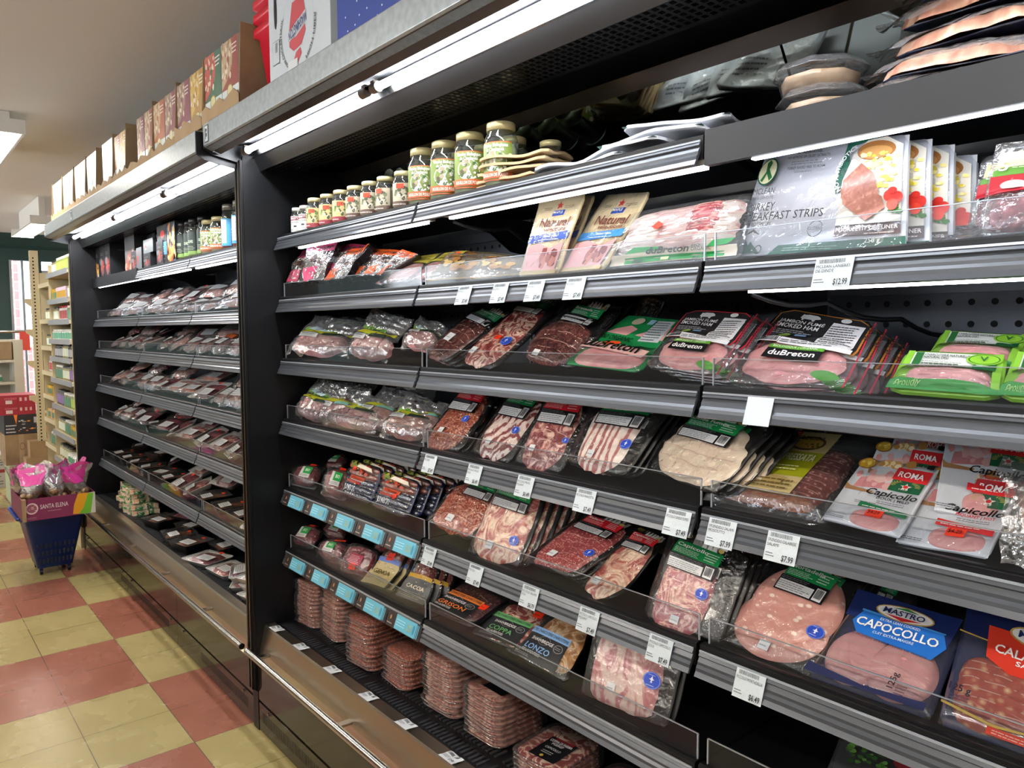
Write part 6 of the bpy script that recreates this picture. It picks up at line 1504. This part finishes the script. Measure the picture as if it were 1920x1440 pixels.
carton('blue_star_box', 'white and blue box with stars beside the apple box', 'box', -1.835, -1.50, .955, 1.24, 2.217, 2.52, apc,
    [('p', [(.14, 0), (1, 0), (1, 1), (.0, 1), (.0, .10)], '27408c'), ('e', .62, .72, .36, .42, 'b4b8c0'), ('p', [(.40, .9), (.50, .62), (.56, .64), (.52, .80), (.62, .74), (.64, .80), (.52, .92), (.48, 1.0)], '27408c'), ('p', [(.66, .6), (.74, .58), (.8, .8), (.92, .78), (.92, .86), (.74, .9)], '27408c')] + [('e', .1 + .83 * ((i * 37 % 23) / 23), .08 + .3 * ((i * 53 % 17) / 17), .008, .008, 'dfe4f0') for i in range(14)])

# ------------------------------------------------------------------ blue basket with a carton of bagged fruit
navy = M('blue_plastic', '1c3c94', .32)
t = thing('shopping_basket', 'blue rolling plastic shopping basket on the checkered floor by the farther fridge', 'basket', loc=(-5.50, .79, 0))
b = B(); loft(b, [(.125, .095, .02, .045), (.185, .16, .03, .36), (.215, .185, .03, .365), (.215, .185, .03, .39), (.205, .175, .03, .392), (.178, .153, .03, .36), (.118, .088, .02, .05)], navy, True, True); b.build('basket_body', t)
slotm = M('slot_dark', '060d24', .6)
b = B()
for r in range(3):
    z = .09 + .05 * r; k = (z - .045) / .315; xx = .125 + .06 * k + .0015; hw = .095 + .065 * k
    for c in range(9):
        y = -hw * .8 + c * hw * .2
        b.box(xx - .001, xx + .002, y - .005, y + .005, z - .014, z + .014, slotm)
b.build('slots', t)
for sx in (-1, 1):
    for sy in (-1, 1):
        B().cyl((sx * .1, sy * .075 - .008, .018), (sx * .1, sy * .075 + .008, .018), .018, black, 12).box(sx * .1 - .006, sx * .1 + .006, sy * .075 - .01, sy * .075 + .01, .02, .05, navy).build('wheel', t)
h = B().pipe([(-.19, -.17, .40), (-.19, -.195, .38), (.19, -.195, .38), (.19, -.17, .40)], .008, navy, 8); h.build('handle', t)
t = thing('fruit_carton', 'open maroon fruit carton with white lettering, resting on the blue basket', 'carton', loc=(-5.37, .79, .398))
mar = M('maroon_print', '6c2444', .5)
b = B(); w, d, hh = .225, .19, .128
for x0, x1, y0, y1 in ((-w, w, -d, -d + .004), (-w, w, d - .004, d), (-w, -w + .004, -d, d), (w - .004, w, -d, d)): b.box(x0, x1, y0, y1, 0, hh, mar)
b.box(-w, w, -d, d, 0, .004, cardb)
for sx in (-1, 1): b.box(sx * w - .012, sx * w + .012, -d, -d + .02, 0, hh + .003, cardb)
b.build('carton_body', t)
art('front_print', [('r', 0, 0, 1, 1, '7a2a50'), ('p', [(.84, 0), (1, 0), (1, 1), (.96, 1), (.8, .4)], 'b8b8b0'), ('p', [(.68, .06), (.84, .02), (.98, .98), (.76, 1), (.70, .5)], 'e0a020'), ('p', [(.76, .04), (.88, .0), (1, .6), (1, .98), (.9, .96), (.86, .4)], '6cb030'), ('r', .92, 0, 1, .98, 'c8c8c0'), ('p', [(.80, .06), (.93, .02), (.98, .96), (.90, .96), (.84, .4)], '6cb030'),
    ('e', .13, .56, .085, .26, 'd8c0c0'), ('e', .13, .56, .065, .20, '8a4a5a'), ('s', .08, .42, .18, .7, 8, .02, ['c8a0a0', 'd8c8c0']), ('t', 'SANTA ELENA', .24, .50, .62, .20, 'e0d4d4', .01), ('f', .34, .36, .52, .42, 1, 'c8a8b4'), ('f', .06, .08, .2, .2, 2, 'b08898')], lambda u, v, L: (w + .001 + L * .4, -d + 2 * d * u, hh * v), t, cell=.5)
pinkf = film('pink_printed_film', 'f4a0cc', .1, .1, 16., 1., .12, .01)
pinko = M('pink_print', 'c8388c', .3, bmp=(24, .8, .008), coat=.5)
fruit = meat('brown_fruit', [(.3, '5a3c28'), (.5, '7c5c38'), (.75, '948050')], 40, 'noise')
def fruit_bag(label, x, y, z, rz, lean):
    t = thing('fruit_bag', label, 'fruit bag', loc=(x, y, z), rz=rz, group='bags of fruit in the maroon carton')
    b = B()
    rr = random.Random(int(x * 100) + int(y * 10))
    for i in range(7):
        a = i * 2.4; r = .02 + .012 * (i % 2)
        b.lathe([(0, -.02), (.016, -.013), (.021, 0), (.016, .013), (0, .02)], fruit, (r * 1.3 * math.cos(a), r * 1.3 * math.sin(a), .022 + .017 * (i % 3)), 8)
    o = b.build('fruit', t); o['kind'] = 'stuff'
    def f(a, e):
        th = 2 * PI * a; flat = min(1, max(0, (e - .45) / .4))
        rad = .058 * math.sin(min(1, e * 2.6) * PI / 2) * (1 - .15 * flat) + .02 * flat
        return (rad * math.cos(th) * (1 - .85 * flat) + lean * e * .07 + .022 * e * noise.noise((a * 9, e * 5, x * 7)), rad * math.sin(th) * (1 + .35 * flat) + .03 * e * noise.noise((a * 8, e * 4, y * 7)), .20 * e + .06 * e * noise.noise((a * 5, x * 9, y * 9)))
    b = B(); b.grid(f, 18, 8, filmk); b.build('clear_bag', t)
    b = B(); b.grid(lambda a, e: tuple(c * 1.03 for c in f(a * .55 + .1, .5 + .5 * e)), 10, 6, pinko, flip=False); b.build('pink_print', t)
    return t
fbp = [(-.15, -.13), (-.02, -.12), (.13, -.13), (-.16, .0), (.0, .01), (.14, .0), (-.13, .13), (.02, .13), (.15, .13)]
for i, (a, c) in enumerate(fbp):
    fruit_bag('pink-topped clear fruit bag %s of the maroon carton' % ['at the back left corner', 'at the left side', 'at the front left corner', 'at the middle of the back', 'in the centre', 'at the middle of the front', 'at the back right corner', 'at the right side', 'at the front right corner'][i], -5.37 + a, .79 + c, .47 + .01 * (i % 3), i * 1.3, (-1) ** i)

# ------------------------------------------------------------------ gondola shelving beyond the fridges
beig = M('beige_metal', 'c8bb98', .45)
greysh = M('grey_shelf_edge', 'a0a4a8', .35, .3)
zg = [1.93, 1.735, 1.585, 1.445, 1.315, 1.155, .96, .76, .56, .3]
def gondola(label, x0, x1, yf, zs, edge):
    t = thing('gondola_shelving', label, 'shelving', loc=((x0 + x1) / 2, yf + .2, 0))
    L = (x1 - x0) / 2
    B().box(-L, L, .18, .20, 0, 2.1, beig).build('back_panel', t)
    B().box(-L, L, -.19, .18, 0, .12, beig).build('plinth', t)
    for z in zs:
        B().box(-L, L, -.20, .18, z - .03, z - .004, beig).box(-L, L, -.205, -.2, z - .035, z + .002, edge).build('shelf', t)
    for s in (-1, 1): B().box(s * L - .012, s * L + .012, .15, .18, 0, 2.15, beig).build('upright', t)
    for s in (-1, 1): B().box(s * L - .004, s * L + .004, -.19, .15, .12, 2.0, beig).build('end_sheet', t)
    return t
gondola('beige gondola shelving full of jars, next to the farther fridge', -6.665, -5.875, 1.01, zg, greysh)
gondola('beige gondola shelving set back, with bags and boxes beyond the jar shelves', -7.60, -6.695, 1.09, [1.90, 1.60, 1.38, 1.17, .97, .77, .55, .3], beig)
t = thing('slotted_upright', 'beige slotted upright with shelf brackets at the end of the gondola', 'shelf upright', loc=(-7.66, 1.06, 0))
b = B().box(-.03, .03, -.02, .04, 0, 2.19, beig)
for i in range(70): b.box(.0301, .0306, -.004, .008, .12 + i * .029, .132 + i * .029, black); b.box(-.006, .006, -.0206, -.0201, .12 + i * .029, .132 + i * .029, black)
b.build('post', t)
for z in (.55, .95, 1.25, 1.52, 1.78): B().prism([(-.02, z), (-.02, z - .07), (-.07, z - .03), (-.07, z)], -.01, .01, beig).build('bracket', t)
def mini(name, r, h, c1, c2, lidm, box=False):
    b = B()
    if box: b.box(-r, r, -r, r, 0, h, cm(c1)); b.box(-r * .9, r * .9, -r - .0008, -r, h * .15, h * .7, cm(c2))
    else:
        b.lathe([(0, 0), (r * .95, 0), (r, .005), (r, h * .12)], cm(c1), n=10); b.lathe([(r * 1.01, h * .12), (r * 1.01, h * .68)], cm(c2), n=10)
        b.lathe([(r, h * .68), (r * .96, h * .78), (r * .8, h * .84)], cm(c1), n=10); b.lathe([(r * .84, h * .84), (r * .84, h * .99), (0, h)], lidm, n=10)
    o = b.build(name); return o
minis = [(mini('small_jar', .028, .10, '8c8450', 'd0d8c0', lidb), 'small jar with a white label'), (mini('small_jar', .030, .105, '7c8c40', 'a0b848', lidw), 'small jar with a lime label'), (mini('small_jar', .03, .11, '4c3c34', '7c5a94', lidb), 'dark jar with a violet label'), (mini('small_jar', .030, .10, '6c7450', '4a7a5a', lidw), 'small jar with a green label'),
         (mini('small_carton', .034, .085, 'c8b4c8', 'b8902c', None, True), 'small lilac and gold carton'), (mini('small_carton', .034, .08, 'c8a020', '3c7a6c', None, True), 'small yellow carton'), (mini('spice_bottle', .018, .105, 'c8c8c4', 'a83c34', M('red_cap', 'a8242c', .4)), 'small bottle with a red cap'), (mini('plastic_tub', .042, .075, 'c8ccc4', '4a8c6a', lidw), 'pale plastic tub'),
         (mini('dark_tin', .03, .09, '26262a', 'a0a0a4', lidb), 'dark tin')]
mu = set()
def put_mini(k, label, group, x, y, z, cat='jar'):
    o, _ = minis[k]
    if k in mu: o = o.copy(); COL.objects.link(o)
    mu.add(k); o.location = (x, y, z); o.rotation_euler = (0, 0, random.uniform(-.1, .1)); tag(o, label, cat, group)
rows_g = [(1.93, [0, 1, 1, 1], 11), (1.735, [5, 4, 4, 0], 10), (1.585, [0, 6, 6, 3], 12), (1.445, [7], 8), (1.315, [8, 0, 8], 10), (1.155, [3, 0, 2], 11), (.96, [2, 3, 1], 11), (.76, [0, 3, 5], 11), (.56, [0, 7], 9)]
lvl = ['top', 'second', 'third', 'fourth', 'fifth', 'sixth', 'seventh', 'eighth', 'ninth']
for ri, (z, ks, n) in enumerate(rows_g):
    for i in range(n):
        k = ks[min(len(ks) - 1, i * len(ks) // n)]
        put_mini(k, minis[k][1] + ' in the %s row of the nearer gondola' % lvl[ri], 'goods in the %s gondola row' % lvl[ri], -6.62 + (i + .5) * .72 / n, 1.06, z - .003, 'tub' if k == 7 else 'carton' if k in (4, 5) else 'tin' if k == 8 else 'jar')
for ri, (z, ks, n) in enumerate([(1.60, [0], 8), (1.38, [0], 9), (1.17, [6], 10), (.97, [5], 9), (.77, [5, 4], 9), (.55, [3], 9)]):
    for i in range(n):
        k = ks[i % len(ks)]
        put_mini(k, minis[k][1] + ' in the %s row of the set-back gondola' % lvl[ri + 1], 'goods in the set-back gondola, %s row' % lvl[ri + 1], -7.52 + (i + .5) * .80 / n, 1.14, z - .003, 'carton' if k in (4, 5) else 'jar')
for i in range(5):
    t = thing('kraft_bag', 'brown paper bag with pink label on top of the set-back gondola, %s from the fridge' % ordn[4 - i], 'paper bag', loc=(-7.42 + i * .15, 1.18, 1.90), rz=.2, group='paper bags on the gondola')
    b = B(); b.add([(-.05, -.03, 0), (.05, -.03, 0), (.05, .03, 0), (-.05, .03, 0), (-.045, .005, .17), (.045, .005, .17), (.045, .012, .17), (-.045, .012, .17)], [(3, 2, 1, 0), (0, 1, 5, 4), (1, 2, 6, 5), (2, 3, 7, 6), (3, 0, 4, 7), (4, 5, 6, 7)], cardb)
    b.add([(-.035, -.0285, .02), (.035, -.0285, .02), (.032, -.008, .12), (-.032, -.008, .12)], [(0, 1, 2, 3)], cm('d0b8b4')); b.build('bag_body', t)

# cartons piled on the floor at the far end of the aisle, given by the faces that look down the aisle
def pile(name, label, x, d, q, mat, els=None, z0=None):
    (a, b_), (c, e) = q      # bottom-left and top-right corners in the photograph
    p0 = onx((a, b_), x); p1 = onx((c, e), x)
    zz = p0[2] if z0 is None else z0
    return carton(name, label, 'box', x - d, x, p0[1], p1[1], max(zz, .001), p1[2], mat, els, face='x')
redb = M('red_carton', '9c2436', .5); blkb = M('black_printed_carton', '242428', .5); grb = M('pale_green_carton', '9ca884', .6)
XP = -7.8
zc0 = 0.001
def stackz(py): return onx((30, py), XP)[2]
z1_, z2_, z3_, z4_, z5_ = stackz(872), stackz(815), stackz(778), stackz(760), stackz(741)
def cart(name, label, px0, px1, za, zb, mat, els=None, d=.34, x=XP):
    return carton(name, label, 'box', x - d, x, onx((px0, 800), x)[1], onx((px1, 800), x)[1], za + .001, zb, mat, els, face='x')
cart('green_carton', 'pale green printed carton at the bottom of the pile in the aisle', 14, 80, 0, z1_, grb, [('s', .05, .3, .5, .9, 8, .1, ['4c9c3c', 'c8ccb8'])])
cart('brown_carton', 'big brown cardboard carton under the black printed box', 8, 72, z1_, z2_, cardd, [('r', .4, 0, .55, 1, 'a08a6c'), ('o', .5, .6, .08, .12, .2, '7c4c40')])
cart('black_carton', 'black printed carton with orange drawings in the aisle pile', 8, 97, z2_, z3_, blkb, [('s', .3, .1, .95, .7, 22, .04, ['c8c8c8', 'e87c2c', '8c8c8c']), ('p', [(.7, 0), (1, 0), (1, .3), (.85, .4)], 'e87c2c'), ('r', .76, .5, .94, .85, 'd8d8d8'), ('r', .62, .55, .72, .85, 'b8b8b8'), ('f', .03, .1, .25, .6, 3, 'c8c8c8'), ('p', [(.2, 1), (.28, 1), (.25, .5)], 'e87c2c')])
for i, (za, zb) in enumerate(((z3_, z4_), (z4_, z5_))):
    cart('red_carton', 'red carton of jars, %s of the two on top of the aisle pile' % ['lower', 'upper'][i], 0, 69, za, zb, redb, [('r', .18, .15, .36, .5, 'd8c8c8'), ('f', .15, .6, .5, .8, 2, 'd88c94'), ('r', .5, 0, .51, 1, '7c1828'), ('r', .56, .4, .62, .75, 'd8b0b0'), ('r', .70, .4, .76, .75, 'd8b0b0'), ('r', .83, .4, .89, .75, 'd8b0b0')])
cart('small_brown_carton', 'small brown carton standing before the big brown one', 54, 93, stackz(856), stackz(826), cardb, None, .16, XP + .18)
cart('small_brown_carton', 'tall brown carton on the floor under the small brown one', 46, 93, 0, stackz(856), cardb, None, .18, XP + .19)
carton('white_crate', 'white crate with red print on the floor at the left edge of the photo', 'crate', -8.97, -8.70, .55, onx((16, 880), -8.70)[1], .001, .32, M('white_crate_card', 'c8c8c4', .6), [('r', 0, .45, 1, .55, 'a83c3c'), ('f', .1, .1, .9, .4, 4, '6c6c6c'), ('f', .1, .6, .9, .9, 4, '6c6c6c')], face='x')
# low cream shelf unit at the far left
t = thing('cream_shelf_unit', 'cream shelving unit with tubs at the far left end of the aisle', 'shelving', loc=(-9.2, .75, 0))
crm = M('cream_metal', 'c4bfae', .5)
b = B().box(-.2, .2, -.45, .30, 0, .06, crm); b.build('plinth', t)
B().box(-.2, .2, .30, .38, 0, 1.42, crm).build('side_panel', t)
B().box(-.22, -.2, -.45, .30, 0, 1.42, crm).build('back_panel', t)
for z in (.55, .78, 1.0, 1.22): B().box(-.2, .2, -.45, .30, z - .025, z, crm).build('shelf', t)
B().box(-.1, .16, -.45, .29, 1.225, 1.40, cardd).build('top_carton', t)
for z in (.55, .78, 1.0):
    for i in range(6): put_mini(7, 'pale plastic tub on the cream shelving at the far left', 'tubs on the cream shelving', -9.06, .36 + i * .11, z, 'tub')
t = thing('bar_counter_rail', 'thin metal handrail with a red-orange tag by the window at the far left', 'handrail', loc=(-10.6, 1.2, 0))
B().cyl((0, -.5, 1.50), (0, .35, 1.50), .018, chrome, 10).build('rail', t)
B().cyl((0, .30, 0), (0, .30, 1.52), .02, chrome, 10).build('post', t)
B().box(.02, .04, .1, .2, 1.28, 1.5, M('red_tag', 'b83c2c', .5)).build('red_tag', t)
